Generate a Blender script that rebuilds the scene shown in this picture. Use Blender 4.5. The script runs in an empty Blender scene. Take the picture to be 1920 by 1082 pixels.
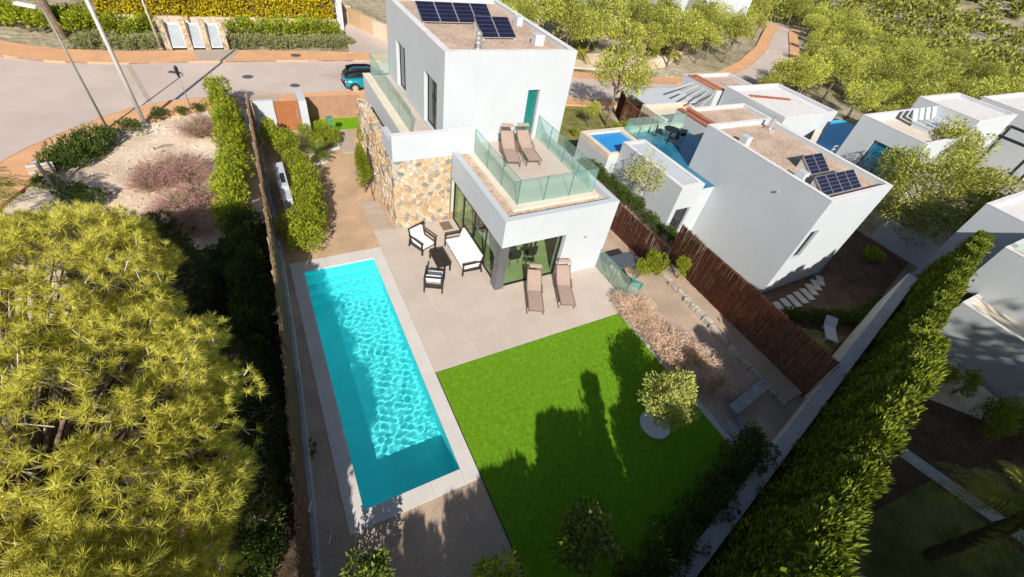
import bpy, math, random
import numpy as np
from mathutils import Vector, Matrix
random.seed(11); rng = np.random.default_rng(11)
sc = bpy.context.scene
COL = sc.collection
R = math.radians

# ---------------------------------------------------------------- camera
cd = bpy.data.cameras.new('camera'); cam = bpy.data.objects.new('camera', cd); COL.objects.link(cam)
_p, _r, _y = 0.7680, 0.1920, 0.6030
fw = Vector((math.sin(_y)*math.cos(_p), math.cos(_y)*math.cos(_p), -math.sin(_p)))
rt = Vector((math.cos(_y), -math.sin(_y), 0)); up = rt.cross(fw)
rr = rt*math.cos(_r)+up*math.sin(_r); uu = -rt*math.sin(_r)+up*math.cos(_r)
m = Matrix((rr, uu, -fw)).transposed().to_4x4(); m.translation = (0.178, -4.405, 12.195)
cam.matrix_world = m
cd.sensor_width = 36; cd.lens = 809.25/1920*36; cd.clip_end = 3000; cd.clip_start = .05
sc.camera = cam
# ---------------------------------------------------------------- sky, sun, exposure
SUN_EL, SUN_DIR = R(33.5), Vector((.40, .917, 0)).normalized()      # SUN_DIR: where shadows run on the ground
wd = bpy.data.worlds.new('World'); sc.world = wd; wd.use_nodes = True
nt = wd.node_tree; nt.nodes.clear()
sky = nt.nodes.new('ShaderNodeTexSky'); sky.sky_type = 'NISHITA'; sky.sun_disc = False
sky.sun_elevation = SUN_EL; sky.sun_rotation = math.atan2(-SUN_DIR.x, -SUN_DIR.y)
bg = nt.nodes.new('ShaderNodeBackground'); bg.inputs[1].default_value = 0.064
wo = nt.nodes.new('ShaderNodeOutputWorld'); nt.links.new(sky.outputs[0], bg.inputs[0]); nt.links.new(bg.outputs[0], wo.inputs[0])
sl = bpy.data.lights.new('sun', 'SUN'); so = bpy.data.objects.new('sun', sl); COL.objects.link(so)
sl.energy = 4.5; sl.angle = R(.5); sl.color = (1, .945, .86)
_d = Vector((SUN_DIR.x*math.cos(SUN_EL), SUN_DIR.y*math.cos(SUN_EL), -math.sin(SUN_EL)))
so.rotation_euler = _d.to_track_quat('-Z', 'Y').to_euler(); so.location = (-20, -40, 40)
sc.view_settings.view_transform = 'Standard'; sc.view_settings.look = 'None'
sc.view_settings.exposure = 0.50; sc.view_settings.gamma = 1.0; sc.view_settings.use_curve_mapping = False
sc.render.engine = 'CYCLES'; sc.cycles.use_denoising = True
sc.cycles.max_bounces = 16; sc.cycles.diffuse_bounces = 8; sc.cycles.glossy_bounces = 6; sc.cycles.transparent_max_bounces = 24; sc.cycles.transmission_bounces = 14
sc.cycles.sample_clamp_indirect = 6

# ---------------------------------------------------------------- materials
def nm(name):
    mt = bpy.data.materials.new(name); mt.use_nodes = True
    t = mt.node_tree; b = t.nodes['Principled BSDF']
    return mt, t, b
def c4(c): return (c[0], c[1], c[2], 1)
def mul(c, k): return tuple(min(1, v*k) for v in c)
def mat(name, col, rough=.8, var=.12, s=3., bump=0., bs=60., metal=0., rnd=0., col2=None, fine=0., spec=.4, dist=.02, ramp=None, coat=0.):
    mt, t, b = nm(name); N = t.nodes; L = t.links
    tc = N.new('ShaderNodeTexCoord')
    n = N.new('ShaderNodeTexNoise'); n.inputs['Scale'].default_value = s; n.inputs['Detail'].default_value = 7; n.inputs['Roughness'].default_value = .6
    L.new(tc.outputs['Object'], n.inputs['Vector'])
    rp = N.new('ShaderNodeValToRGB'); rp.color_ramp.elements[0].position = .32; rp.color_ramp.elements[1].position = .68
    rp.color_ramp.elements[0].color = c4(mul(col, 1-var)); rp.color_ramp.elements[1].color = c4(col2 if col2 else mul(col, 1+var))
    L.new(n.outputs['Fac'], rp.inputs['Fac']); out = rp.outputs['Color']
    if fine:
        f = N.new('ShaderNodeTexNoise'); f.inputs['Scale'].default_value = bs; f.inputs['Detail'].default_value = 3; L.new(tc.outputs['Object'], f.inputs['Vector'])
        mr = N.new('ShaderNodeMapRange'); mr.inputs[1].default_value = .3; mr.inputs[2].default_value = .7; mr.inputs[3].default_value = 1-fine; mr.inputs[4].default_value = 1+fine
        L.new(f.outputs['Fac'], mr.inputs[0])
        mx = N.new('ShaderNodeVectorMath'); mx.operation = 'SCALE'; L.new(out, mx.inputs[0]); L.new(mr.outputs[0], mx.inputs['Scale']); out = mx.outputs[0]
    if rnd or ramp:
        oi = N.new('ShaderNodeObjectInfo')
        if ramp:
            r2 = N.new('ShaderNodeValToRGB'); r2.color_ramp.interpolation = 'CONSTANT'; e = r2.color_ramp.elements
            while len(e) < len(ramp): e.new(.5)
            for i, c in enumerate(ramp): e[i].position = i/len(ramp); e[i].color = c4(c)
            L.new(oi.outputs['Random'], r2.inputs['Fac'])
            mm = N.new('ShaderNodeMix'); mm.data_type = 'RGBA'; mm.blend_type = 'MULTIPLY'; mm.inputs[0].default_value = 1
            L.new(out, mm.inputs[6]); L.new(r2.outputs[0], mm.inputs[7]); out = mm.outputs[2]
        if rnd:
            mr = N.new('ShaderNodeMapRange'); mr.inputs[3].default_value = 1-rnd; mr.inputs[4].default_value = 1+rnd; L.new(oi.outputs['Random'], mr.inputs[0])
            mx = N.new('ShaderNodeVectorMath'); mx.operation = 'SCALE'; L.new(out, mx.inputs[0]); L.new(mr.outputs[0], mx.inputs['Scale']); out = mx.outputs[0]
    L.new(out, b.inputs['Base Color'])
    b.inputs['Roughness'].default_value = rough; b.inputs['Metallic'].default_value = metal; b.inputs['Specular IOR Level'].default_value = spec
    if coat: b.inputs['Coat Weight'].default_value = coat
    if bump:
        bn = N.new('ShaderNodeTexNoise'); bn.inputs['Scale'].default_value = bs; bn.inputs['Detail'].default_value = 4; L.new(tc.outputs['Object'], bn.inputs['Vector'])
        bp = N.new('ShaderNodeBump'); bp.inputs['Strength'].default_value = bump; bp.inputs['Distance'].default_value = dist
        L.new(bn.outputs['Fac'], bp.inputs['Height']); L.new(bp.outputs[0], b.inputs['Normal'])
    return mt
def gravel(name, ca, cb, cc, s=28.):
    mt, t, b = nm(name); N = t.nodes; L = t.links
    tc = N.new('ShaderNodeTexCoord'); v = N.new('ShaderNodeTexVoronoi'); v.inputs['Scale'].default_value = s; L.new(tc.outputs['Object'], v.inputs['Vector'])
    sp = N.new('ShaderNodeSeparateColor'); L.new(v.outputs['Color'], sp.inputs[0])
    rp = N.new('ShaderNodeValToRGB'); e = rp.color_ramp.elements; e[0].color = c4(ca); e[1].color = c4(cc); k = e.new(.5); k.color = c4(cb); L.new(sp.outputs[0], rp.inputs[0])
    n = N.new('ShaderNodeTexNoise'); n.inputs['Scale'].default_value = .9; n.inputs['Detail'].default_value = 6; L.new(tc.outputs['Object'], n.inputs['Vector'])
    mr = N.new('ShaderNodeMapRange'); mr.inputs[1].default_value = .3; mr.inputs[2].default_value = .7; mr.inputs[3].default_value = .82; mr.inputs[4].default_value = 1.14; L.new(n.outputs['Fac'], mr.inputs[0])
    mx = N.new('ShaderNodeVectorMath'); mx.operation = 'SCALE'; L.new(rp.outputs[0], mx.inputs[0]); L.new(mr.outputs[0], mx.inputs['Scale'])
    L.new(mx.outputs[0], b.inputs['Base Color']); b.inputs['Roughness'].default_value = .95; b.inputs['Specular IOR Level'].default_value = .15
    bp = N.new('ShaderNodeBump'); bp.inputs['Strength'].default_value = .6; bp.inputs['Distance'].default_value = .015; bp.invert = True
    L.new(v.outputs['Distance'], bp.inputs['Height']); L.new(bp.outputs[0], b.inputs['Normal'])
    return mt
def leafmat(name, c1, c2, tr=.35, c3=None, rough=.6, orand=.0, spec=.25):
    mt, t, b = nm(name); N = t.nodes; L = t.links
    g = N.new('ShaderNodeNewGeometry'); rp = N.new('ShaderNodeValToRGB'); e = rp.color_ramp.elements; e[0].color = c4(c1); e[1].color = c4(c2)
    if c3: k = e.new(.93); k.color = c4(c2); e[2].color = c4(c3)
    L.new(g.outputs['Random Per Island'], rp.inputs[0]); out = rp.outputs[0]
    if orand:
        oi = N.new('ShaderNodeObjectInfo'); mr = N.new('ShaderNodeMapRange'); mr.inputs[3].default_value = 1-orand; mr.inputs[4].default_value = 1+orand; L.new(oi.outputs['Random'], mr.inputs[0])
        mx = N.new('ShaderNodeVectorMath'); mx.operation = 'SCALE'; L.new(out, mx.inputs[0]); L.new(mr.outputs[0], mx.inputs['Scale']); out = mx.outputs[0]
    L.new(out, b.inputs['Base Color']); b.inputs['Roughness'].default_value = rough; b.inputs['Specular IOR Level'].default_value = spec
    tn = N.new('ShaderNodeBsdfTranslucent'); L.new(out, tn.inputs[0]); ms = N.new('ShaderNodeMixShader'); ms.inputs[0].default_value = tr
    L.new(b.outputs[0], ms.inputs[1]); L.new(tn.outputs[0], ms.inputs[2]); L.new(ms.outputs[0], N['Material Output'].inputs[0])
    return mt
def glass(name, tint, k=.55, gl=.02, milk=0., mcol=(.7, .9, .85)):
    mt, t, b = nm(name); N = t.nodes; L = t.links; N.remove(b)
    tr = N.new('ShaderNodeBsdfTransparent'); tr.inputs[0].default_value = c4(tint)
    gs = N.new('ShaderNodeBsdfGlossy'); gs.inputs['Roughness'].default_value = gl
    lw = N.new('ShaderNodeLayerWeight'); lw.inputs[0].default_value = .5
    pw = N.new('ShaderNodeMath'); pw.operation = 'POWER'; pw.inputs[1].default_value = 4; L.new(lw.outputs['Facing'], pw.inputs[0])
    ml = N.new('ShaderNodeMath'); ml.operation = 'MULTIPLY_ADD'; ml.inputs[1].default_value = k; ml.inputs[2].default_value = .035; L.new(pw.outputs[0], ml.inputs[0])
    ms = N.new('ShaderNodeMixShader'); L.new(ml.outputs[0], ms.inputs[0]); L.new(tr.outputs[0], ms.inputs[1]); L.new(gs.outputs[0], ms.inputs[2]); out = ms.outputs[0]
    if milk:
        df = N.new('ShaderNodeBsdfDiffuse'); df.inputs[0].default_value = c4(mcol); m2 = N.new('ShaderNodeMixShader'); m2.inputs[0].default_value = milk
        L.new(out, m2.inputs[1]); L.new(df.outputs[0], m2.inputs[2]); out = m2.outputs[0]
    L.new(out, N['Material Output'].inputs[0]); return mt

M = {}
M['white'] = mat('white_render', (.49, .52, .55), .9, .03, .6, .12, 180, fine=.015)
M['whiteb'] = mat('white_coping', (.68, .655, .64), .85, .08, 1.5, .1, 90)
M['cream'] = mat('cream_stone_strip', (.66, .58, .47), .8, .08, 2)
M['grey_metal'] = mat('grey_aluminium', (.20, .215, .23), .35, .06, 2, metal=.6)
M['dark_frame'] = mat('dark_window_frame', (.022, .023, .025), .4, .1, 3)
M['stone'] = mat('wall_stone', (1, 1, 1), .9, .22, 9, .5, 30, ramp=[(.50,.35,.20), (.36,.33,.29), (.57,.43,.26), (.62,.52,.39), (.55,.35,.18), (.59,.46,.32), (.61,.46,.29), (.24,.24,.24), (.64,.54,.41), (.50,.35,.22), (.58,.42,.25), (.46,.42,.37), (.62,.49,.34), (.60,.43,.26)], rnd=.1)
M['mortar'] = mat('stone_mortar', (.55, .45, .34), .95, .15, 8, .4, 50)
M['tile'] = mat('terrace_tile', (.53, .45, .38), .65, .05, 1.2, .04, 80, rnd=.035, fine=.015)
M['joint'] = mat('tile_joint', (.42, .36, .30), .9, .1, 4)
M['coping'] = mat('pool_coping', (.60, .555, .515), .7, .05, 1.6, .04, 90, rnd=.03)
M['liner'] = mat('pool_liner', (.13, .90, .93), .5, .05, 2)
M['gravel'] = gravel('ochre_gravel', (.42, .27, .155), (.58, .395, .25), (.51, .36, .25), 62)
M['gravel_grey'] = gravel('side_gravel', (.34, .245, .175), (.53, .40, .295), (.45, .35, .27), 62)
M['roof_gravel'] = gravel('roof_gravel', (.36, .24, .17), (.60, .46, .36), (.48, .36, .28), 16)
M['lawn'] = mat('artificial_lawn', (.14, .32, .012), .9, .10, 7., .8, 240, fine=.3, col2=(.21, .41, .018), spec=.1, dist=.02)
M['grassb'] = mat('rough_grass', (.17, .20, .04), .95, .35, 1.6, .8, 70, fine=.3, col2=(.30, .26, .10), spec=.1)
M['asphalt'] = mat('pale_asphalt', (.53, .44, .39), .9, .13, .22, .2, 120, fine=.06, spec=.2)
M['asphalt_dark'] = mat('worn_asphalt', (.44, .37, .335), .9, .12, .6, .2, 120, fine=.08, spec=.2)
M['pave'] = mat('ochre_pavement', (.64, .355, .19), .9, .10, .8, .15, 60, fine=.05, spec=.2)
M['pave_grey'] = mat('grey_pavement', (.42, .34, .27), .9, .08, 1, .1, 60)
M['kerb'] = mat('kerb', (.50, .33, .22), .9, .12, 2)
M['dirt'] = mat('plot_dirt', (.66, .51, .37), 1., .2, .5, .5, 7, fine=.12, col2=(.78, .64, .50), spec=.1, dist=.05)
M['terrain'] = mat('terrain', (.20, .19, .075), 1., .35, .09, .6, 2, fine=.25, col2=(.52, .44, .34), spec=.05, dist=.3)
M['soil'] = mat('dark_soil', (.13, .085, .055), 1., .3, 1.5, .9, 14, fine=.25, spec=.05)
M['reed'] = mat('brush_fence', (.235, .112, .072), .95, .35, 6, .6, 40, fine=.3, spec=.1)
M['reed_pale'] = mat('pale_reed', (.30, .20, .12), .95, .3, 5, .6, 40, fine=.25, spec=.1)
M['corten'] = mat('rusty_steel', (.34, .125, .045), .75, .12, 3, .1, 30)
M['corten2'] = mat('weathered_steel_fence', (.36, .20, .125), .8, .12, 3, .1, 30)
M['conc'] = mat('concrete', (.52, .49, .46), .9, .12, 1.2, .2, 30, fine=.06)
M['planter'] = mat('sandy_stone', (.42, .37, .31), .95, .25, 4, .6, 14, fine=.15, rnd=.12)
M['litter'] = mat('pine_litter', (.045, .032, .022), 1., .5, 2.5, .9, 20, fine=.3, col2=(.11, .08, .055), spec=.05)  # dark tone carries the pine's shade as well as needle litter
M['conc_blue'] = mat('stone_plinth', (.36, .36, .36), .9, .25, 3, .5, 18, fine=.1)
M['wood_grey'] = mat('weathered_wood', (.34, .33, .32), .85, .25, 4, .3, 30, rnd=.15)
M['wood_dark'] = mat('dark_timber', (.030, .022, .019), .5, .25, 6, .1, 30)
M['cushion'] = mat('white_cushion', (.76, .755, .75), .95, .03, 4, .15, 60)
M['taupe'] = mat('taupe_textile', (.36, .265, .215), .9, .06, 6, .1, 300)
M['taupe_frame'] = mat('taupe_frame', (.20, .135, .105), .5, .08, 6)
M['glass_rail'] = glass('green_balustrade_glass', (.86, .955, .925), .5, .02, .09)
M['glass_edge'] = mat('glass_edge', (.08, .24, .20), .2, .05, 4)
M['glass_win'] = glass('window_glass', (.80, .88, .76), .7)
M['glass_dark'] = mat('dark_window_glass', (.020, .026, .028), .05, .1, 2, spec=.8)
M['glass_teal'] = mat('teal_reflective_glass', (.010, .17, .15), .08, .1, 2, spec=.8)
M['glass_blue'] = mat('blue_reflective_glass', (.02, .17, .27), .08, .12, 1, spec=.8)
M['cell'] = mat('solar_cell', (.012, .013, .035), .22, .25, 5, spec=.6)
M['alu'] = mat('aluminium', (.62, .62, .63), .4, .05, 4, metal=.7)
M['pipe'] = mat('galvanised_pole', (.66, .66, .65), .5, .06, 2, metal=.3)
M['polegreen'] = mat('olive_pole', (.22, .23, .17), .5, .08, 2, metal=.2)
M['lampwhite'] = mat('lamp_housing', (.72, .73, .74), .4, .04, 3)
M['black'] = mat('black_plastic', (.015, .015, .017), .5, .1, 4)
M['teal_car'] = mat('teal_car_paint', (.008, .27, .36), .25, .03, 2, metal=.3, coat=1.)
M['car_roof'] = mat('black_car_roof', (.008, .010, .014), .15, .05, 2, coat=1.)
M['car_glass'] = mat('car_glass', (.012, .016, .02), .05, .05, 2, spec=.9)
M['tyre'] = mat('tyre', (.02, .02, .02), .9, .1, 5)
M['red'] = mat('red_lens', (.55, .02, .02), .2, .05, 3)
M['board'] = mat('notice_board', (.33, .37, .40), .3, .12, 3)
M['brick'] = mat('red_brick', (.40, .14, .075), .9, .15, 4, .2, 30, rnd=.1)
M['bark'] = mat('bark', (.20, .145, .105), .95, .3, 6, .8, 20)
M['barkw'] = mat('pale_branch', (.58, .51, .45), .95, .2, 6, .4, 30)
M['pebble'] = mat('white_pebbles', (.62, .62, .62), .9, .15, 20, .9, 45, fine=.25)
M['poolblue'] = mat('blue_pool_floor', (.025, .27, .62), .5, .08, 1)
M['poolblue2'] = mat('bright_blue_pool', (.06, .48, .85), .4, .08, 1)
M['interior'] = mat('interior_floor', (.48, .50, .36), .6, .08, 2)
M['inwall'] = mat('interior_wall', (.55, .53, .44), .9, .06, 2)
def streaky(mt, k=.10):                                            # faint rain streaks and grime on render
    t = mt.node_tree; N = t.nodes; L = t.links; b = N['Principled BSDF']; src = b.inputs['Base Color'].links[0].from_socket
    tc = N.new('ShaderNodeTexCoord'); mp = N.new('ShaderNodeMapping'); mp.inputs['Scale'].default_value = (5, 5, .35); L.new(tc.outputs['Object'], mp.inputs[0])
    n = N.new('ShaderNodeTexNoise'); n.inputs['Scale'].default_value = 1.4; n.inputs['Detail'].default_value = 8; L.new(mp.outputs[0], n.inputs['Vector'])
    mr = N.new('ShaderNodeMapRange'); mr.inputs[1].default_value = .5; mr.inputs[2].default_value = .8; mr.inputs[3].default_value = 1; mr.inputs[4].default_value = 1-k; L.new(n.outputs['Fac'], mr.inputs[0])
    mx = N.new('ShaderNodeVectorMath'); mx.operation = 'SCALE'; L.new(src, mx.inputs[0]); L.new(mr.outputs[0], mx.inputs['Scale']); L.new(mx.outputs[0], b.inputs['Base Color'])
streaky(M['white'], .035); streaky(M['conc'], .2)
# foliage
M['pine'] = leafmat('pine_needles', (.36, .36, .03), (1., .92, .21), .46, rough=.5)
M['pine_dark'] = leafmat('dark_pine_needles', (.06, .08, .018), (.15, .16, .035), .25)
M['forest'] = leafmat('forest_needles', (.10, .13, .025), (.70, .70, .13), .32, orand=.42)
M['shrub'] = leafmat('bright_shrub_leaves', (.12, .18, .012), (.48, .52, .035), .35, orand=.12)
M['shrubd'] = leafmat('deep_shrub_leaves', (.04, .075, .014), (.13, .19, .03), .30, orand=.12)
M['hedge'] = leafmat('conifer_hedge_scales', (.035, .065, .010), (.31, .36, .032), .18, orand=.15)
M['yellow'] = leafmat('golden_hedge_leaves', (.40, .33, .008), (.80, .66, .02), .35)
M['olive'] = leafmat('olive_leaves', (.20, .24, .045), (.66, .66, .17), .30)
M['citrus'] = leafmat('citrus_leaves', (.05, .09, .015), (.24, .30, .04), .30, c3=(.45, .42, .14))
M['palm'] = leafmat('palm_leaflets', (.10, .15, .02), (.27, .30, .045), .30, orand=.1)
M['palmy'] = leafmat('yellow_palm_leaflets', (.26, .26, .03), (.52, .46, .06), .30)
M['pink'] = leafmat('pink_grass_plumes', (.42, .20, .20), (.68, .42, .38), .40)
M['straw'] = leafmat('straw_grass', (.42, .34, .12), (.70, .55, .30), .40)
M['plume'] = leafmat('pale_plumes', (.70, .50, .38), (.92, .74, .58), .40)
M['dry'] = leafmat('dry_scrub', (.24, .20, .13), (.42, .35, .25), .25)
M['greyscrub'] = leafmat('grey_green_scrub', (.20, .22, .08), (.36, .36, .16), .25)

# ---------------------------------------------------------------- helpers
WM = {}                                                       # world matrix of every parent, so children can be built in world coordinates
def put(o, parent=None, wc=True):
    COL.objects.link(o)
    if parent is not None:
        o.parent = parent
        if wc and parent in WM: o.matrix_parent_inverse = WM[parent].inverted()
    else: WM[o] = Matrix.Identity(4)
    return o
def tag(o, label, cat, group=None):
    o['label'] = label; o['category'] = cat
    if group: o['group'] = group
    return o
def kind(o, k): o['kind'] = k; return o
def thing(name, loc, label, cat, group=None, rz=0):
    o = bpy.data.objects.new(name, None); o.empty_display_size = .3; o.location = loc; o.rotation_euler = (0, 0, rz)
    COL.objects.link(o); WM[o] = Matrix.Translation(loc) @ Matrix.Rotation(rz, 4, 'Z')
    return tag(o, label, cat, group)
class MB:
    def __init__(s): s.v = []; s.f = []
    def face(s, pts): k = len(s.v); s.v += [tuple(p) for p in pts]; s.f.append(tuple(range(k, k+len(pts)))); return s
    def box(s, x0, y0, z0, x1, y1, z1, M4=None):
        k = len(s.v); P = [(x, y, z) for z in (z0, z1) for x, y in ((x0, y0), (x1, y0), (x1, y1), (x0, y1))]
        if M4 is not None: P = [tuple(M4 @ Vector(p)) for p in P]
        s.v += P; s.f += [tuple(k+i for i in q) for q in ((3, 2, 1, 0), (4, 5, 6, 7), (0, 1, 5, 4), (1, 2, 6, 5), (2, 3, 7, 6), (3, 0, 4, 7))]; return s
    def prism(s, poly, z0, z1):
        n = len(poly); k = len(s.v); a = sum(poly[i][0]*poly[(i+1) % n][1]-poly[(i+1) % n][0]*poly[i][1] for i in range(n))
        if a < 0: poly = poly[::-1]
        f0 = z0 if callable(z0) else (lambda x, y: z0); f1 = z1 if callable(z1) else (lambda x, y: z1)
        s.v += [(x, y, f0(x, y)) for x, y in poly]+[(x, y, f1(x, y)) for x, y in poly]
        s.f.append(tuple(range(k+n-1, k-1, -1))); s.f.append(tuple(range(k+n, k+2*n)))
        for i in range(n): j = (i+1) % n; s.f.append((k+i, k+j, k+n+j, k+n+i))
        return s
    def tube(s, pts, rad, n=8, cap=True):
        pts = [Vector(p) for p in pts]; k = len(s.v); rad = rad if isinstance(rad, (list, tuple)) else [rad]*len(pts)
        for i, p in enumerate(pts):
            d = (pts[min(i+1, len(pts)-1)]-pts[max(i-1, 0)]).normalized(); a = d.orthogonal().normalized() if abs(d.z) > .95 else d.cross(Vector((0, 0, 1))).normalized(); b = d.cross(a)
            for j in range(n): t = 2*math.pi*j/n; s.v.append(tuple(p+(a*math.cos(t)+b*math.sin(t))*rad[i]))
        for i in range(len(pts)-1):
            for j in range(n): q = (j+1) % n; s.f.append((k+i*n+j, k+i*n+q, k+(i+1)*n+q, k+(i+1)*n+j))
        if cap: s.f.append(tuple(k+j for j in range(n))[::-1]); s.f.append(tuple(k+(len(pts)-1)*n+j for j in range(n)))
        return s
    def bar(s, a, b, w, h, upv=(0, 0, 1)):
        a = Vector(a); b = Vector(b); d = (b-a); l = d.length; d.normalize(); sd = d.cross(Vector(upv)).normalized(); u2 = sd.cross(d)
        M4 = Matrix((d, sd, u2)).transposed().to_4x4(); M4.translation = a
        return s.box(0, -w/2, -h/2, l, w/2, h/2, M4)
    def cyl(s, x, y, z0, z1, r, n=20): return s.prism([(x+r*math.cos(2*math.pi*i/n), y+r*math.sin(2*math.pi*i/n)) for i in range(n)], z0, z1)
    def mesh(s, name, mt, smooth=False):
        me = bpy.data.meshes.new(name); me.from_pydata(s.v, [], s.f); me.materials.append(M[mt] if isinstance(mt, str) else mt)
        if smooth: me.polygons.foreach_set('use_smooth', [True]*len(me.polygons))
        me.update(); return me
    def build(s, name, mt, parent=None, wc=True, bevel=0, smooth=False):
        o = bpy.data.objects.new(name, s.mesh(name, mt, smooth)); put(o, parent, wc)
        if bevel: b = o.modifiers.new('bevel', 'BEVEL'); b.width = bevel; b.segments = 2; b.limit_method = 'ANGLE'
        return o
def struct(mb, name, mt, **k): return kind(mb.build(name, mt, **k), 'structure')
def copy_tree(o, parent=None):
    c = o.copy(); COL.objects.link(c); c.parent = parent
    for ch in o.children: copy_tree(ch, c)
    return c
def npmesh(name, V, F, mt, smooth=False):                      # V (n,3), F (m,3 or 4)
    me = bpy.data.meshes.new(name); n, k = F.shape
    me.vertices.add(len(V)); me.vertices.foreach_set('co', np.asarray(V, np.float32).ravel())
    me.loops.add(n*k); me.loops.foreach_set('vertex_index', F.astype(np.int32).ravel())
    me.polygons.add(n); me.polygons.foreach_set('loop_start', np.arange(0, n*k, k, dtype=np.int32)); me.polygons.foreach_set('loop_total', np.full(n, k, np.int32))
    if smooth: me.polygons.foreach_set('use_smooth', np.ones(n, bool))
    me.materials.append(M[mt]); me.update(calc_edges=True); return me
def unit(a): return a/np.maximum(np.linalg.norm(a, axis=-1, keepdims=True), 1e-9)
def leaves(P, D, ln, wd, spread=.6):                             # diamond leaves at P pointing roughly along D
    n = len(P); d = unit(D+rng.normal(0, spread, (n, 3))); s = unit(np.cross(d, np.array([-.25, -.55, .75])+rng.normal(0, .6, (n, 3))))   # leaves turn their faces to the light
    l = (ln*rng.uniform(.7, 1.3, n))[:, None]; w = (wd*rng.uniform(.7, 1.3, n))[:, None]; nn = np.cross(d, s)
    V = np.stack([P, P+d*l*.5+s*w*.5, P+d*l, P+d*l*.5-s*w*.5+nn*w*.1], 1).reshape(-1, 3)
    return V, np.arange(4*n).reshape(-1, 4)
def needles(P, D, per, ln, wd, ang=.62):                           # tufts of thin triangular needles
    n = len(P); P = np.repeat(P, per, 0); D = np.repeat(unit(D), per, 0)
    d = unit(D+rng.normal(0, ang, (len(P), 3))); s = unit(np.cross(d, np.array([-.3, -.7, .6])+rng.normal(0, .4, (len(P), 3))))
    l = (ln*rng.uniform(.65, 1.2, len(P)))[:, None]; b = P+d*l*.05
    V = np.stack([b-s*wd/2, b+s*wd/2, P+d*l+np.array([0, 0, -.06])*l], 1).reshape(-1, 3)
    return V, np.arange(3*len(P)).reshape(-1, 3)
def clumps(c, rad, k, cr, n, hollow=.55, squash=.8, low=-.6):      # points and directions on k leafy clumps inside an ellipsoid
    c = np.array(c, float); rad = np.array(rad, float); u = unit(rng.normal(0, 1, (k*3, 3))); u = u[u[:, 2] > low][:k]; k = len(u)
    C = c+u*rad*(rng.uniform(hollow, 1., k)[:, None]); rs = cr*rng.uniform(.65, 1.35, k)
    w = rs**2/np.sum(rs**2); idx = rng.choice(k, n, p=w); q = unit(rng.normal(0, 1, (n, 3)))
    P = C[idx]+q*(rs[idx]*rng.uniform(.55, 1.08, n)**.6)[:, None]*np.array([1, 1, squash]); D = q*.8+unit(P-c)*.5+np.array([0, 0, .25])
    return P, D, C
def limbs(mb, base, top, C, r0, every=1, n=5):                       # trunk and branches reaching the clump centres
    base = Vector(base); top = Vector(top)
    for p in C[::every]:
        p = Vector(p); t = min(max((p.z-base.z)/(top.z-base.z+1e-6)*.75, .25), .95); a = base.lerp(top, t)
        mid = a.lerp(p, .5)+Vector((random.uniform(-.1, .1), random.uniform(-.1, .1), (p-a).length*.08))
        mb.tube([a, mid, p], [r0*.32, r0*.2, r0*.07], n)
    return mb
def addobj(name, me, parent=None, wc=True): return put(bpy.data.objects.new(name, me), parent, wc)
# ================================================================ SETTING
def yw(x): return -4.69+.225*(x-6.47)                           # line of the south boundary wall
def rz(x): return 0. if x < 8 else (-.075*(x-8) if x < 45 else -2.775-.02*(x-45))
def sst(a, b, x): t = np.clip((x-a)/(b-a), 0, 1); return t*t*(3-2*t)
def gz(x, y):
    x = np.asarray(x, float); y = np.asarray(y, float)
    road = np.where(x < 8, 0., np.where(x < 45, -.075*(x-8), -2.775-.02*(x-45)))
    z = road-.07+np.clip((y-np.maximum(35.5, np.interp(x, [34.8, 44, 51.3, 60.4, 72.6, 86, 110], [31.9, 32.8, 34.5, 38.6, 45.6, 54.8, 71])-.0-(-1.5)))*.05, 0, 3.5)*sst(200, 100, x)
    z = z*(1-sst(70, 200, x))+sst(70, 200, x)*(-9)
    z = np.where((x < -.4) & (y < 12), -.07-np.maximum(0, 12-y)*.03, z)
    low = -1.87-np.maximum(0, x-30)*.03
    e = (x > 14.8) & (y < 17); z = np.where(e, low+(z-low)*sst(13.5, 16.5, y), z)
    z = np.where((y < yw(x)-.2) & (x < 15.5), -1.65, z)
    z = np.where((x > -.42) & (x < 14.75) & (y > yw(x)-.1) & (y < 21), -2.4, z)
    r = np.hypot(x, y); z = z+sst(260, 620, r)*60+np.sin(x*.05)*np.sin(y*.043+1)*1.5*sst(80, 200, r)
    return z
def gzf(x, y): return float(gz(x, y))
ax = np.unique(np.concatenate([np.arange(-60, -16, 3), np.arange(-16, 36, .5), [-.44, -.4, -.36, 14.7, 14.78, 14.82], np.arange(36, 130, 2.5), np.arange(130, 1000, 22), np.arange(-900, -60, 40)]))
ay = np.unique(np.concatenate([np.arange(-60, -16, 3), np.arange(-16, 40, .5), np.arange(40, 120, 2.5), np.arange(120, 1000, 22), np.arange(-900, -60, 40)]))
GX, GY = np.meshgrid(ax, ay); GZ = gz(GX, GY); nx_, ny_ = len(ax), len(ay)
ii = (np.arange(ny_-1)[:, None]*nx_+np.arange(nx_-1)[None]).ravel()
g = addobj('ground', npmesh('ground', np.stack([GX, GY, GZ], -1).reshape(-1, 3), np.stack([ii, ii+1, ii+nx_+1, ii+nx_], 1), 'terrain', True)); kind(g, 'structure')

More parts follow.
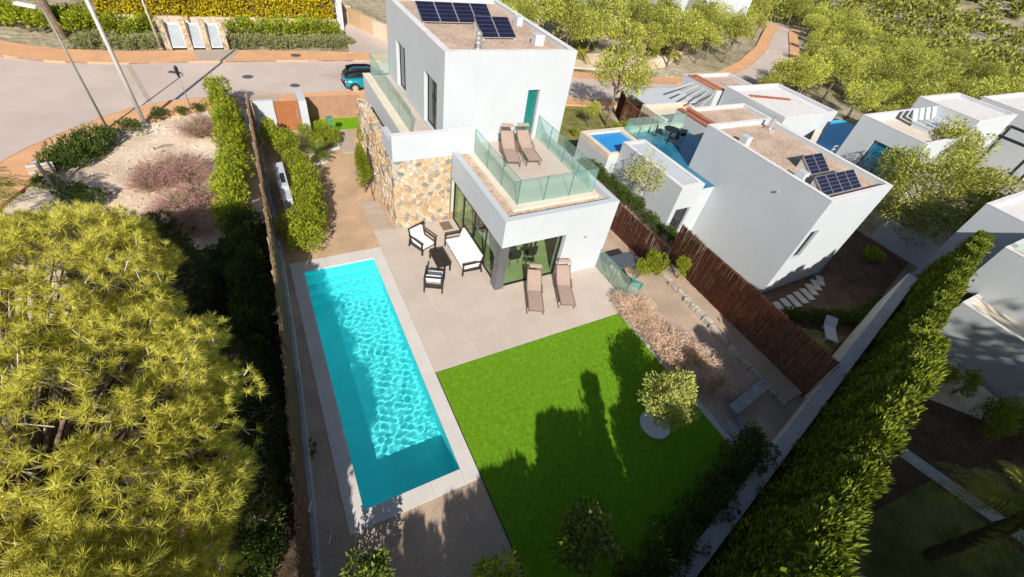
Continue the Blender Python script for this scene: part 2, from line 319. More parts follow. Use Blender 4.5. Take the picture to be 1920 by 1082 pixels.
def resample(P, n):
    P = np.array(P, float); s = np.r_[0, np.cumsum(np.linalg.norm(np.diff(P, axis=0), axis=1))]; t = np.linspace(0, s[-1], n)
    return np.stack([np.interp(t, s, P[:, 0]), np.interp(t, s, P[:, 1])], 1)
def strip(name, A, B, off, mt, n=90, skirt=.25):
    mb = MB(); a = resample(A, n); b = resample(B, n)
    for i in range(n-1):
        q = [(a[i][0], a[i][1]), (a[i+1][0], a[i+1][1]), (b[i+1][0], b[i+1][1]), (b[i][0], b[i][1])]
        mb.face([(x, y, rz(x)+off) for x, y in q])
        for (p, r) in ((q[0], q[1]), (q[2], q[3])): mb.face([(p[0], p[1], rz(p[0])+off-skirt), (r[0], r[1], rz(r[0])+off-skirt), (r[0], r[1], rz(r[0])+off), (p[0], p[1], rz(p[0])+off)])
    return struct(mb, name, mt)
NEAR = [(-18, 2), (-14.5, 10), (-12, 16), (-10.5, 20.2), (-9.7, 21.5), (-8.74, 22.7), (-7.4, 24.1), (-6.2, 25.1), (-4.8, 25.8), (-3.5, 26), (-.2, 26.05), (4.8, 26.15), (12, 25.9), (25, 25.6), (33, 25.9), (42, 27.2), (49, 29), (55.4, 31.2), (62, 33.5), (73.9, 40), (83.4, 47), (93.1, 54.4), (99, 58)]
FAR = [(-40, 40), (-22, 37), (-16.5, 35), (-13, 33.4), (-10.46, 32.3), (-6.84, 31.85), (-2.24, 32), (3, 31.94), (8.3, 31.75), (20, 31.2), (33.5, 30.2), (42.4, 31), (50.9, 32.7), (61, 36.9), (73.5, 44), (87.2, 53.3), (96.3, 59)]
NOUT = [(-16.2, 2), (-12.7, 10), (-10.2, 15.6), (-8.9, 18.8), (-8.4, 21.2), (-7.4, 22.5), (-6.3, 23), (-5.3, 23.5), (-4, 24.3), (-2, 24.9), (-.5, 24.95), (4.8, 24.7), (12, 24.5), (25, 24.2), (33, 24.5), (42.4, 25.8), (49.6, 27.7), (56, 29.8), (62.8, 32.1), (74.8, 38.6), (84.4, 45.7), (94.1, 53), (100, 56.6)]
FOUT = [(-40, 43), (-22, 40), (-15.8, 37.6), (-12.5, 35.4), (-10.3, 34.4), (-7, 34), (-2.24, 34.2), (3, 33.9), (8.3, 33.5), (20, 32.8), (34.8, 31.9), (44, 32.8), (51.3, 34.5), (60.4, 38.6), (72.6, 45.6), (86, 54.8), (95, 60.6)]
strip('road', NEAR, FAR, 0, 'asphalt', 140, .4)
strip('sidewalk_near', NOUT, NEAR, .10, 'pave', 140)
strip('sidewalk_far', FAR, FOUT, .10, 'pave', 140)
for nme, A, off in (('kerb_near', NEAR, (0, 1)), ('kerb_far', FAR, (0, -1))):
    a = resample(A, 140); b = a+np.array(off)*-.14
    strip(nme, a, b, .115, 'kerb', 140)
mb = MB(); mb.prism([(-.5, 34.15), (-3.4, 34.1), (-3., 32.05), (-1.2, 32.05)], .1, .108); struct(mb, 'pavement_patch', 'pave_grey')
mb = MB(); mb.prism([(-1.4, 24.98), (1, 24.95), (1, 26.0), (-1, 26.0)], .1, .108); struct(mb, 'pavement_patch', 'pave_grey')
# the empty plot west of the fence
PLOT = [(-12.3, 15.7), (-10.2, 15.7), (-8.95, 18.8), (-8.45, 21.2), (-7.45, 22.5), (-6.3, 23), (-5.3, 23.5), (-4, 24.3), (-2, 24.85), (-.6, 24.9), (-.6, 20), (-.75, 10), (-.95, 4), (-1.5, -3), (-1.7, -7), (-14, -8), (-17, 2), (-12.9, 10)]
nX = np.arange(-18, -.3, .3); nY = np.arange(-8, 25.2, .3)
def inpoly(x, y, P):
    r = np.zeros(np.shape(x), bool); j = len(P)-1
    for i in range(len(P)):
        (x1, y1), (x2, y2) = P[i], P[j]
        r ^= ((y1 > y) != (y2 > y)) & (x < (x2-x1)*(y-y1)/(y2-y1+1e-12)+x1); j = i
    return r
QX, QY = np.meshgrid(nX, nY); QZ = gz(QX, QY)+.05+.05*np.sin(QX*1.9+np.sin(QY))*np.sin(QY*1.6)+rng.normal(0, .018, QX.shape)
k = len(nX); ii = (np.arange(len(nY)-1)[:, None]*k+np.arange(k-1)[None]).ravel()
keep = inpoly(QX[:-1, :-1].ravel()+.15, QY[:-1, :-1].ravel()+.15, PLOT)
ii = ii[keep]; o = addobj('plot_ground', npmesh('plot_ground', np.stack([QX, QY, QZ], -1).reshape(-1, 3), np.stack([ii, ii+1, ii+k+1, ii+k], 1), 'dirt', True)); kind(o, 'structure')
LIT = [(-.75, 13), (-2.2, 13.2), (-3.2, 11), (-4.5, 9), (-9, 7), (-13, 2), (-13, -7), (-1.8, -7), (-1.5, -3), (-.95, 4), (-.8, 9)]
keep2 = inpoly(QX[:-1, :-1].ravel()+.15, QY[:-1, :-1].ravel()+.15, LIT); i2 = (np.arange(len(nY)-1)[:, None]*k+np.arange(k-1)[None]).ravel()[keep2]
o = addobj('pine_litter', npmesh('pine_litter', np.stack([QX, QY, QZ+.02], -1).reshape(-1, 3), np.stack([i2, i2+1, i2+k+1, i2+k], 1), 'litter', True)); kind(o, 'structure')  # litter sheet coloured dark to stand in for shade by the fence
# scattered stones of the plot
P = np.stack([rng.uniform(-8.5, -1, 500), rng.uniform(3, 24, 500)], 1); P = P[inpoly(P[:, 0], P[:, 1], PLOT)]; mb = MB()
for x, y in P:
    s = random.uniform(.02, .07)*(1.8 if random.random() < .06 else 1); z = gzf(x, y)+.07; a = random.random()*3
    Mx = Matrix.Translation((x, y, z)) @ Matrix.Rotation(a, 4, 'Z') @ Matrix.Rotation(.5, 4, 'X'); mb.box(-s, -s*.7, -s*.5, s, s*.7, s*.5, Mx)
kind(tag(mb.build('loose_stones', 'dirt'), 'small loose stones scattered over the sandy plot', 'stones'), 'stuff')

# gravel of the yard
FENCE = [(-.46, 21.9), (-.52, 20), (-.60, 12), (-.72, 7.6), (-.84, 4.5), (-1.04, 1.2), (-1.24, -1.2), (-1.5, -4.2), (-1.72, -6.55)]
def fx(y):
    for (a, b), (c, d) in zip(FENCE[:-1], FENCE[1:]):
        if d <= y <= b: t = (y-b)/(d-b); return a+(c-a)*t
    return -.46 if y > 0 else -1.72
ys = [10.06, 7.6, 4.5, 1.2, -1.2, -4.2, -6.3]
mb = MB(); mb.prism([(fx(y), y) for y in ys]+[(-.41, yw(-.41)+.1), (-.41, 10.06)], -.12, 0); struct(mb, 'gravel_strip', 'gravel_grey')
mb = MB(); mb.prism([(-.41, -.42), (3.11, -.42), (3.11, yw(3.11)+.1), (-.41, yw(-.41)+.1)], -.12, .002); struct(mb, 'gravel_yard', 'gravel_grey')
mb = MB(); mb.prism([(-.6, 10.06), (14.9, 10.06), (14.9, 24.7), (-.55, 24.9)], -.12, 0); struct(mb, 'gravel_garden', 'gravel')
mb = MB(); mb.prism([(10.85, 10.06), (10.85, yw(10.85)+.1), (15.0, yw(15)+.1), (15.0, 10.06)], -.12, 0.001); struct(mb, 'gravel_side_yard', 'gravel_grey')
# lawn
mb = MB(); lw = [(3.14, 3.28), (10.82, 3.28), (10.82, yw(10.82)+.15), (3.14, yw(3.14)+.15)]
mb.prism(lw, -.12, .018); struct(mb, 'lawn', 'lawn')
n = 110000; Px = rng.uniform(3.16, 10.8, n); Py = rng.uniform(-5.2, 3.26, n); okb = Py > yw(Px)+.2; Px, Py = Px[okb], Py[okb]; n = len(Px)
LB_ = np.stack([Px, Py, np.full(n, .016)], 1); dB = unit(np.stack([rng.normal(0, .5, n), rng.normal(0, .5, n), np.ones(n)], 1)); sB = unit(np.cross(dB, rng.normal(0, 1, (n, 3))))*.006
M['blade'] = leafmat('lawn_blades', (.10, .26, .008), (.27, .46, .03), .2)
kind(tag(addobj('lawn_grass', npmesh('lawn_grass', np.stack([LB_-sB, LB_+sB, LB_+dB*rng.uniform(.02, .045, (n, 1))], 1).reshape(-1, 3), np.arange(3*n).reshape(-1, 3), 'blade')), 'short bright green artificial grass blades of the lawn', 'grass'), 'stuff')
e = thing('lawn_edging', (3.11, 3.3, 0), 'thin dark metal edging strip along the green lawn', 'edging')
MB().box(3.112, yw(3.1)+.2, -.1, 3.14, -.421, .03).box(3.112, -.42, -.1, 3.14, 3.31, .014).build('edge_strip', 'dark_frame', e)
e = thing('lawn_border', (10.95, 0, 0), 'pale concrete border strip between lawn and grass clumps', 'border')
for i in range(7):
    y1 = 3.3-i*.98; MB().box(10.825, y1-.975, -.1, 11.07, y1, .03).build('border_slab', 'conc', e, bevel=.006)

# ---------------------------------------------------------------- pool
pool = thing('swimming_pool', (1.35, 4.7, 0), 'long rectangular turquoise swimming pool beside the terrace', 'swimming pool')
b = MB(); zt, zb = -.03, -1.30
b.box(-.15, -.15, zb-.2, 0, 9.63, zt).box(2.7, -.15, zb-.2, 2.85, 9.63, zt).box(0, -.15, zb-.2, 2.7, 0, zt).box(0, 9.48, zb-.2, 2.7, 9.63, zt).box(0, 0, zb-.2, 2.7, 9.48, zb)
basin = b.build('basin', 'liner', pool)
st = [MB().box(.003, 8.35+i*.38, zb+.003, 2.697, 9.477, -1.0+i*.30).build('pool_step', 'liner', pool) for i in range(3)]
gx = np.linspace(.001, 2.699, 160); gy = np.linspace(.001, 9.479, 560); WX, WY = np.meshgrid(gx, gy); WZ = np.zeros_like(WX)
for i in range(24):
    l = rng.uniform(.13, .29); a = rng.uniform(0, 2*math.pi); WZ += .00029*(l/.22)**1.7*np.sin((WX*math.cos(a)+WY*math.sin(a))*2*math.pi/l+rng.uniform(0, 6.28))
WZ = WZ*(.75+.25*sst(9, 4, WY))-.11; k = len(gx); ii = (np.arange(len(gy)-1)[:, None]*k+np.arange(k-1)[None]).ravel()
mt, t, bs = nm('pool_water'); t.nodes.remove(bs); gl = t.nodes.new('ShaderNodeBsdfGlass'); gl.inputs['IOR'].default_value = 1.33; gl.inputs['Roughness'].default_value = 0; gl.inputs[0].default_value = (.93, 1, 1, 1)
t.links.new(gl.outputs[0], t.nodes['Material Output'].inputs[0]); M['water'] = mt
water = addobj('water', npmesh('water', np.stack([WX, WY, WZ], -1).reshape(-1, 3), np.stack([ii, ii+1, ii+k+1, ii+k], 1), 'water', True), pool)
sl.cycles.is_caustics_light = True; water.cycles.is_caustics_caster = True
for o in [basin]+st: o.cycles.is_caustics_receiver = True
def slabs(x0, y0, x1, y1, n, alongx, name, mt, parent, z0=-.03, z1=.02, gap=.004, bevel=.004):
    for i in range(n):
        if alongx: a = x0+(x1-x0)*i/n; c = x0+(x1-x0)*(i+1)/n; q = (a+gap/2, y0, c-gap/2, y1)
        else: a = y0+(y1-y0)*i/n; c = y0+(y1-y0)*(i+1)/n; q = (x0, a+gap/2, x1, c-gap/2)
        MB().box(q[0], q[1], z0, q[2], q[3], z1).build(name, mt, parent, bevel=bevel)
slabs(-.41, -.42, .03, 10.06, 11, False, 'coping_slab', 'coping', pool)
slabs(2.67, -.42, 3.108, 10.06, 11, False, 'coping_slab', 'coping', pool)
slabs(.033, -.42, 2.667, .03, 3, True, 'coping_slab', 'coping', pool)
slabs(.033, 9.45, 2.667, 10.06, 3, True, 'coping_slab', 'coping', pool)
# ---------------------------------------------------------------- terrace tiles
ter = struct(MB().prism([(3.112, 3.3), (11.54, 3.3), (11.54, 11.1), (3.112, 11.1)], -.1, .010), 'terrace', 'joint')
ter_p = ter
nxt, nyt = 10, 10; tw, td = (11.54-3.112)/nxt, (11.1-3.315)/nyt
for i in range(nxt):
    for j in range(nyt):
        x = 3.112+i*tw; y = 3.315+j*td
        if x > 6.9 and y > 6.6: continue
        MB().box(x+.002, y+.002, -.02, x+tw-.002, y+td-.002, .02).build('tile', 'tile', ter_p)
wlk = thing('garden_walkway', (3.5, 12.3, 0), 'walkway of grey slabs beside the stone garden wall', 'walkway')
for i in range(5): y = 11.15+i*.46; MB().box(3.06+.01*i, y, -.05, 3.93, y+.445, .025).build('slab', 'pave_grey', wlk, bevel=.005)
# ---------------------------------------------------------------- boundary walls and fences
sw = thing('south_boundary_wall', (12, -3.5, 0), 'low pale concrete wall running along the conifer hedge', 'wall')
for i, (xa, xb) in enumerate([(-1.7, 5), (5, 11), (11, 16.2), (16.2, 26)]):
    za, zb2 = (-2, .85) if i < 3 else (-2.6, .80)
    MB().prism([(xa, yw(xa)-.24), (xb-.01, yw(xb)-.24), (xb-.01, yw(xb)+.2), (xa, yw(xa)+.2)], za, zb2).build('wall_section', 'conc', sw, bevel=.015)
# west fence: low masonry plinth, reed screen panels on posts
wf = thing('west_reed_fence', (-.8, 8, 0), 'weathered reed screen fence on a low stone plinth beside the pool', 'fence')
def reed_panel(name, a, b, z0, z1, mt, parent, n=70, jit=.05, r=.012, lean=.02, lift=0):
    mb = MB(); a = Vector((a[0], a[1], 0)); b = Vector((b[0], b[1], 0)); d = b-a; nn = Vector((-d.y, d.x, 0)).normalized()
    nl = max(8, int(d.length*n))
    for i in range(nl):
        p = a+d*(i+random.random())/nl+nn*random.uniform(-.035, .035); q = p+d.normalized()*random.uniform(-lean, lean)*(z1-z0)+nn*random.uniform(-.03, .03)
        zt2 = z1+random.uniform(-jit, jit)+lift*math.sin(i*.13+p.y)
        rr_ = r*random.uniform(.6, 1.4); s = d.normalized()*rr_; w2 = nn*rr_
        k = len(mb.v); mb.v += [tuple(p-s+Vector((0, 0, z0))), tuple(p+w2+Vector((0, 0, z0))), tuple(p+s-w2+Vector((0, 0, z0))), tuple(q-s+Vector((0, 0, zt2))), tuple(q+w2+Vector((0, 0, zt2))), tuple(q+s-w2+Vector((0, 0, zt2)))]
        mb.f += [(k, k+1, k+4, k+3), (k+1, k+2, k+5, k+4), (k+2, k, k+3, k+5), (k+3, k+4, k+5)]
    return kind(mb.build(name, mt, parent), 'stuff')
def fpts(n):
    ys_ = np.linspace(21.8, -6.4, n); return [(fx(y), y) for y in ys_]
pts = fpts(17)
for i, (a, c) in enumerate(zip(pts[:-1], pts[1:])):
    MB().prism([(a[0]-.16, a[1]), (a[0]+.08, a[1]), (c[0]+.08, c[1]+.005), (c[0]-.16, c[1]+.005)], -.3, .42+.02*(i % 2)).build('plinth', 'conc_blue', wf, bevel=.01)
    reed_panel('reed_panel', (a[0]-.06, a[1]), (c[0]-.06, c[1]), .40, 1.98, 'reed_pale', wf, 75, .05, lift=.04)
    MB().tube([(a[0]-.14, a[1], 0), (a[0]-.14, a[1], 1.85)], .03, 8).build('post', 'wood_grey', wf)
# east brush fence (tall, along the gravel side yard) and its lower continuation
ef = thing('tall_brush_fence', (15, 1, 0), 'tall reddish brown brush fence between side yard and neighbouring villa', 'fence')
E1 = [(15.2, 5.35), (15.02, 3.4), (14.98, 1.5), (14.98, -.4), (14.95, -2.5)]
for a, c in zip(E1[:-1], E1[1:]):
    reed_panel('brush_panel', a, c, -.1, 2.05, 'reed', ef, 110, .06); MB().tube([(a[0]+.08, a[1], -1.9), (a[0]+.08, a[1], 1.9)], .035, 8).build('post', 'dark_frame', ef)
MB().prism([(15.12, 5.4), (15.3, 5.4), (15.1, -2.6), (14.92, -2.6)], -2.2, -.02).build('footing', 'conc', ef)
ef2 = thing('low_brush_fence', (14, 8, 0), 'lower reddish brown brush fence beside the villa living room', 'fence')
for a, c in zip([(14.0, 14.5), (14.0, 12), (14.0, 9.5), (14.02, 7.2)], [(14.0, 12), (14.0, 9.5), (14.02, 7.2), (14.08, 4.7)]):
    reed_panel('brush_panel', a, c, 0, 1.5, 'reed', ef2, 110, .04); MB().tube([(a[0]+.07, a[1], 0), (a[0]+.07, a[1], 1.4)], .03, 8).build('post', 'dark_frame', ef2)
MB().box(13.98, 4.62, 0, 14.16, 4.75, 1.55).build('end_post', 'dark_frame', ef2)
pl = thing('stone_planter', (14.4, 3, 0), 'low grey stone planter kerb at the foot of the tall brush fence', 'planter')
y = 4.6
while y > -2.2:
    l_ = random.uniform(.3, .65); x = 14.12-.056*(4.6-y)+random.uniform(-.04, .04); w2 = random.uniform(.16, .24); MB().box(x, y-l_+.015, -.05, x+w2, y, .24+random.uniform(-.05, .05)).build('stone_block', 'planter', pl, bevel=.03); y -= l_
struct(MB().prism([(14.3, 4.6), (15.1, 4.9), (14.95, -2.4), (13.9, -2.4)], -.1, .16), 'planter_soil', 'gravel_grey')
# paths of the neighbour garden
struct(MB().prism([(14.2, 4.4), (16.9, 5.2), (16.9, 15), (14.2, 15)], -2.1, .03), 'neighbour_path', 'pave_grey')
# ================================================================ VILLA
def wall(mb, ax_, c0, c1, a0, a1, z0, z1, ops=()):
    As = sorted({a0, a1, *[v for o in ops for v in o[:2]]})
    for p, q in zip(As[:-1], As[1:]):
        cur = z0
        for o in sorted([o for o in ops if o[0] <= p and o[1] >= q], key=lambda o: o[2])+[(0, 0, z1, z1)]:
            if o[2] > cur+1e-4: mb.box(c0, p, cur, c1, q, o[2]) if ax_ == 'x' else mb.box(p, c0, cur, q, c1, o[2])
            cur = o[3]
    return mb
def window(parent, ax_, c, a0, a1, z0, z1, n, gl, frame='dark_frame', t=.05, d=.06, name='window'):
    fr = MB(); B = (lambda p, zz, q, z2, e=0: fr.box(c-d/2-e, p, zz, c+d/2+e, q, z2)) if ax_ == 'x' else (lambda p, zz, q, z2, e=0: fr.box(p, c-d/2-e, zz, q, c+d/2+e, z2))
    B(a0, z0, a1, z0+t); B(a0, z1-t, a1, z1)
    for i in range(n+1): m_ = a0+(a1-a0)*i/n; lo = a0 if i == 0 else (a1-t if i == n else m_-t/2); B(lo, z0+t, lo+t, z1-t)
    w_ = fr.build(name, frame, parent)
    for i in range(n):
        p = a0+(a1-a0)*i/n+t*.5; q = a0+(a1-a0)*(i+1)/n-t*.5; pb = MB()
        pb.box(c-.006, p, z0+t*.6, c+.006, q, z1-t*.6) if ax_ == 'x' else pb.box(p, c-.006, z0+t*.6, q, c+.006, z1-t*.6)
        pb.build('pane', gl, w_)
    return w_
def rail(parent, pts, z0, h, n, name='glass_pane'):
    for (a, b, k) in [(pts[i], pts[i+1], n[i]) for i in range(len(pts)-1)]:
        a = Vector(a); b = Vector(b); d = b-a
        for i in range(k):
            p = a+d*(i/k); q = a+d*((i+1)/k); u_ = d.normalized()*.006; p += u_; q -= u_
            nn = Vector((-d.y, d.x)).normalized()*.006
            quad = [tuple(p+nn), tuple(q+nn), tuple(q-nn), tuple(p-nn)]
            o = MB().prism(quad, z0, z0+h).build(name, 'glass_rail', parent)
            eb = MB(); e3 = d.normalized()*.012
            eb.prism([tuple(p+nn*1.2), tuple(q+nn*1.2), tuple(q-nn*1.2), tuple(p-nn*1.2)], z0+h, z0+h+.014)
            for s0 in (p, q-e3): eb.prism([tuple(s0+nn*1.3), tuple(s0+e3+nn*1.3), tuple(s0+e3-nn*1.3), tuple(s0-nn*1.3)], z0, z0+h)
            eb.build('pane_edge', 'glass_edge', o)
def clip(poly, px_, py_, nx__, ny__):
    out = []
    for i in range(len(poly)):
        a = poly[i]; b = poly[(i+1) % len(poly)]; da = (a[0]-px_)*nx__+(a[1]-py_)*ny__; db = (b[0]-px_)*nx__+(b[1]-py_)*ny__
        if da <= 0: out.append(a)
        if da*db < 0: t = da/(da-db); out.append((a[0]+(b[0]-a[0])*t, a[1]+(b[1]-a[1])*t))
    return out
def stones(parent, u0, u1, v0, v1, sz, to3, thick=.06, joint=.014, limit=300, name='stone', mt='stone'):
    nu = max(2, int((u1-u0)/(sz*1.25))); nv = max(2, int((v1-v0)/(sz*.8))); pts = []
    for j in range(nv):
        for i in range(nu):
            pts.append((u0+(i+.5+(.5 if j % 2 else 0)+random.uniform(-.42, .42))*(u1-u0)/nu, v0+(j+.5+random.uniform(-.36, .36))*(v1-v0)/nv))
    made = []
    for i, p in enumerate(pts):
        poly = [(u0, v0), (u1, v0), (u1, v1), (u0, v1)]
        for j in sorted(range(len(pts)), key=lambda j: (pts[j][0]-p[0])**2+(pts[j][1]-p[1])**2)[1:16]:
            q = pts[j]; mx_, my_ = (p[0]+q[0])/2, (p[1]+q[1])/2; dx, dy = q[0]-p[0], q[1]-p[1]; l = math.hypot(dx, dy)
            poly = clip(poly, mx_-dx/l*joint, my_-dy/l*joint, dx, dy)
            if len(poly) < 3: break
        if len(poly) < 3: continue
        cx = sum(a for a, b in poly)/len(poly); cy = sum(b for a, b in poly)/len(poly)
        # round the corners
        rp = []
        for k in range(len(poly)):
            a = poly[k-1]; b = poly[k]; c = poly[(k+1) % len(poly)]
            rp += [(b[0]+(a[0]-b[0])*.22, b[1]+(a[1]-b[1])*.22), (b[0]+(c[0]-b[0])*.22, b[1]+(c[1]-b[1])*.22)]
        h = thick*random.uniform(.6, 1.15); mb = MB(); n = len(rp)
        ring = lambda s, d: [to3(cx+(a-cx)*s, cy+(b-cy)*s, d) for a, b in rp]
        mb.v = ring(1, -.03)+ring(1, h*.6)+ring(.84, h); mb.f = [tuple(range(2*n, 3*n))]
        for r_ in (0, 1):
            for k in range(n): k2 = (k+1) % n; mb.f.append((r_*n+k, r_*n+k2, (r_+1)*n+k2, (r_+1)*n+k))
        made.append((n, mb))
    for n, mb in made[:limit]: mb.build(name, mt, parent)
    if len(made) > limit:
        rest = MB()
        for n, mb in made[limit:]: k = len(rest.v); rest.v += mb.v; rest.f += [tuple(i+k for i in f) for f in mb.f]
        kind(rest.build('small_stones', mt, parent), 'stuff')

V = thing('villa', (8.5, 12, 0), 'white two storey villa with glass roof terrace and stone clad wing beside the pool', 'villa')
mb = MB()
mb.box(6.59, 6.03, 2.27, 6.84, 11.10, 3.45).box(6.84, 6.03, 2.27, 11.61, 6.28, 3.45).box(9.42, 6.03, 0, 11.61, 6.28, 2.27).box(11.36, 6.28, 0, 11.61, 11.85, 3.45)
mb.build('living_room_wall', 'white', V)
MB().box(6.6, 6.10, .02, 6.97, 6.50, 2.268).build('corner_pillar', 'grey_metal', V, bevel=.008)
MB().box(6.842, 6.282, 3.0, 11.358, 11.84, 3.2).build('living_room_roof', 'roof_gravel', V)
MB().box(6.86, 6.282, 3.2, 11.35, 6.33, 3.42).build('roof_flashing', 'dark_frame', V)  # dark strip painting the shadow line behind the front parapet
window(V, 'x', 6.78, 6.52, 11.08, .03, 2.265, 4, 'glass_win', name='sliding_door')
window(V, 'y', 6.24, 6.98, 9.41, .03, 2.265, 2, 'glass_win', name='sliding_door')
MB().box(9.42, 6.26, .0, 9.5, 6.5, 2.27).build('door_reveal', 'white', V)
MB().box(6.99, 6.29, -.05, 11.35, 11.8, .028).build('interior_floor', 'interior', V)
MB().box(6.85, 11.6, .03, 11.35, 11.8, 3.0).build('interior_wall', 'inwall', V)
f = MB().tube([(10.36, 6.03, 2.0), (10.36, 5.93, 2.0)], .05, 12); f.build('wall_light', 'alu', V)
# roof terrace
base = MB().box(7.3, 6.8, 3.2, 11.2, 11.84, 3.3).build('roof_terrace_slab', 'cream', V)
for i in range(4):
    for j in range(6): x = 7.6+i*.85; y = 7.08+j*.79; MB().box(x+.002, y+.002, 3.29, x+.848, y+.788, 3.315).build('terrace_tile', 'tile', base)
rail(V, [(7.57, 11.08), (7.57, 7.06), (11.02, 7.06), (11.02, 11.84)], 3.31, 1.03, [3, 3, 4])
# stone clad wing
MB().box(4.1, 11.18, 0, 6.6, 11.5, 3.25).build('stone_wing_core', 'mortar', V)
stones(V, 4.12, 6.58, 0, 3.24, .20, lambda a, b, d: (a, 11.18-d, b), .085, .016)
mb = MB(); mb.box(4.1, 11.10, 3.25, 7.62, 11.35, 4.29).box(4.1, 11.35, 3.25, 4.35, 12.6, 4.0).build('white_parapet', 'white', V)
MB().box(4.09, 11.09, 4.29, 7.63, 11.36, 4.31).build('parapet_coping', 'whiteb', V)
MB().box(4.36, 11.36, 3.0, 6.6, 13.1, 3.3).build('wing_roof', 'roof_gravel', V)
# ground floor flank and balcony
mb = MB(); wall(mb, 'x', 5.06, 5.3, 13.1, 19.95, 0, 3.38, [(14.6, 16.4, .5, 2.3), (17.4, 18.8, .5, 2.3)]); mb.box(5.3, 19.7, 0, 12.36, 19.95, 3.3).build('ground_floor_wall', 'white', V)
for a, b in ((14.6, 16.4), (17.4, 18.8)): window(V, 'x', 5.2, a, b, .5, 2.3, 2, 'glass_dark')
MB().box(5.04, 13.1, 3.38, 5.44, 19.97, 3.42).build('balcony_coping', 'cream', V)
bal = MB().box(5.31, 13.1, 3.1, 6.449, 19.69, 3.3).build('balcony_slab', 'joint', V)
for j in range(8): y = 13.15+j*.81; MB().box(5.46, y, 3.29, 6.44, y+.806, 3.315).build('balcony_tile', 'tile', bal)
rail(V, [(5.46, 13.0), (5.46, 19.85), (6.44, 19.85)], 3.42, .98, [4, 1])
# upper block
mb = MB(); wall(mb, 'x', 6.45, 6.7, 11.86, 19.93, 3.3, 6.98, [(12.65, 14.25, 3.36, 5.56), (16.98, 18.42, 3.36, 5.5)])
wall(mb, 'y', 11.86, 12.11, 6.7, 12.11, 3.2, 6.98, [(10.26, 10.84, 3.33, 5.47)])
mb.box(12.11, 11.86, 0, 12.36, 19.93, 6.98).box(6.7, 19.68, 3.3, 12.11, 19.93, 6.98).box(11.61, 11.862, 0, 12.11, 12.1, 3.2)
mb.build('upper_block_wall', 'white', V)
window(V, 'x', 6.64, 12.65, 14.25, 3.36, 5.56, 2, 'glass_dark'); window(V, 'x', 6.64, 16.98, 18.42, 3.36, 5.5, 2, 'glass_dark')
window(V, 'y', 12.04, 10.26, 10.84, 3.33, 5.47, 1, 'glass_teal', 'grey_metal', name='terrace_door')
MB().box(6.702, 12.112, 6.6, 12.108, 19.678, 6.82).build('upper_roof', 'roof_gravel', V)
mb = MB(); mb.box(6.44, 11.85, 6.98, 6.72, 19.94, 7.0).box(12.09, 11.85, 6.98, 12.37, 19.94, 7.0).box(6.72, 11.85, 6.98, 12.09, 12.12, 7.0).build('roof_coping', 'whiteb', V)
mb = MB(); mb.tube([(8.02, 12.42, 6.82), (8.02, 12.42, 7.55)], .085, 12); mb.box(7.85, 12.28, 6.82, 8.2, 12.56, 6.92); mb.build('vent_pipe', 'alu', V)
for q in range(3): MB().cyl(8.02, 12.42, 7.1+q*.16, 7.16+q*.16, .13, 14).build('vent_cowl', 'alu', V)
MB().box(10.95, 13.05, 6.82, 11.4, 13.4, 7.25).build('roof_vent', 'white', V, bevel=.01); MB().box(11.5, 15.8, 6.82, 11.8, 16.2, 7.2).build('roof_vent', 'white', V, bevel=.01)
# garden wall of stone
G = thing('stone_garden_wall', (4.3, 14, 0), 'long high natural stone garden wall running back from the villa to the street', 'wall')
MB().box(4.16, 11.5, 0, 4.5, 17.33, 3.2).build('wall_core', 'mortar', G)
stones(G, 11.14, 17.33, 0, 3.2, .32, lambda a, b, d: (4.16-d, a, b), .08, .018, 230)
stones(G, 4.13, 4.53, 11.5, 17.33, .26, lambda a, b, d: (a, b, 3.2+d), .05, .012, 60, 'coping_stone')
# interior furniture seen through the glass
it = thing('dining_table', (8.4, 8.2, .03), 'pale dining table behind the living room glass', 'table')
MB().box(7.75, 7.7, .74, 9.1, 8.6, .79).build('table_top', 'white', it)
for x in (7.82, 9.0):
    for y in (7.77, 8.5): MB().box(x-.03, y-.03, .03, x+.03, y+.03, .74).build('leg', 'alu', it)
for i, (x, y, r_) in enumerate([(8.0, 7.35, 180), (8.8, 7.35, 180), (7.5, 9.5, 40)]):
    c = thing('dining_chair', (x, y, .03), ['dark dining chair at the table, nearest the corner pillar', 'dark dining chair at the table, nearer the white wall', 'dark chair alone behind the side glass'][i], 'chair', 'chairs in the living room', R(r_))
    MB().box(-.22, -.22, .42, .22, .22, .47).build('seat', 'black', c, False); MB().box(-.22, .2, .47, .22, .24, .9).build('backrest', 'black', c, False)
    for sx in (-.2, .2):
        for sy in (-.2, .2): MB().box(sx-.015, sy-.015, 0, sx+.015, sy+.015, .42).build('leg', 'alu', c, False)
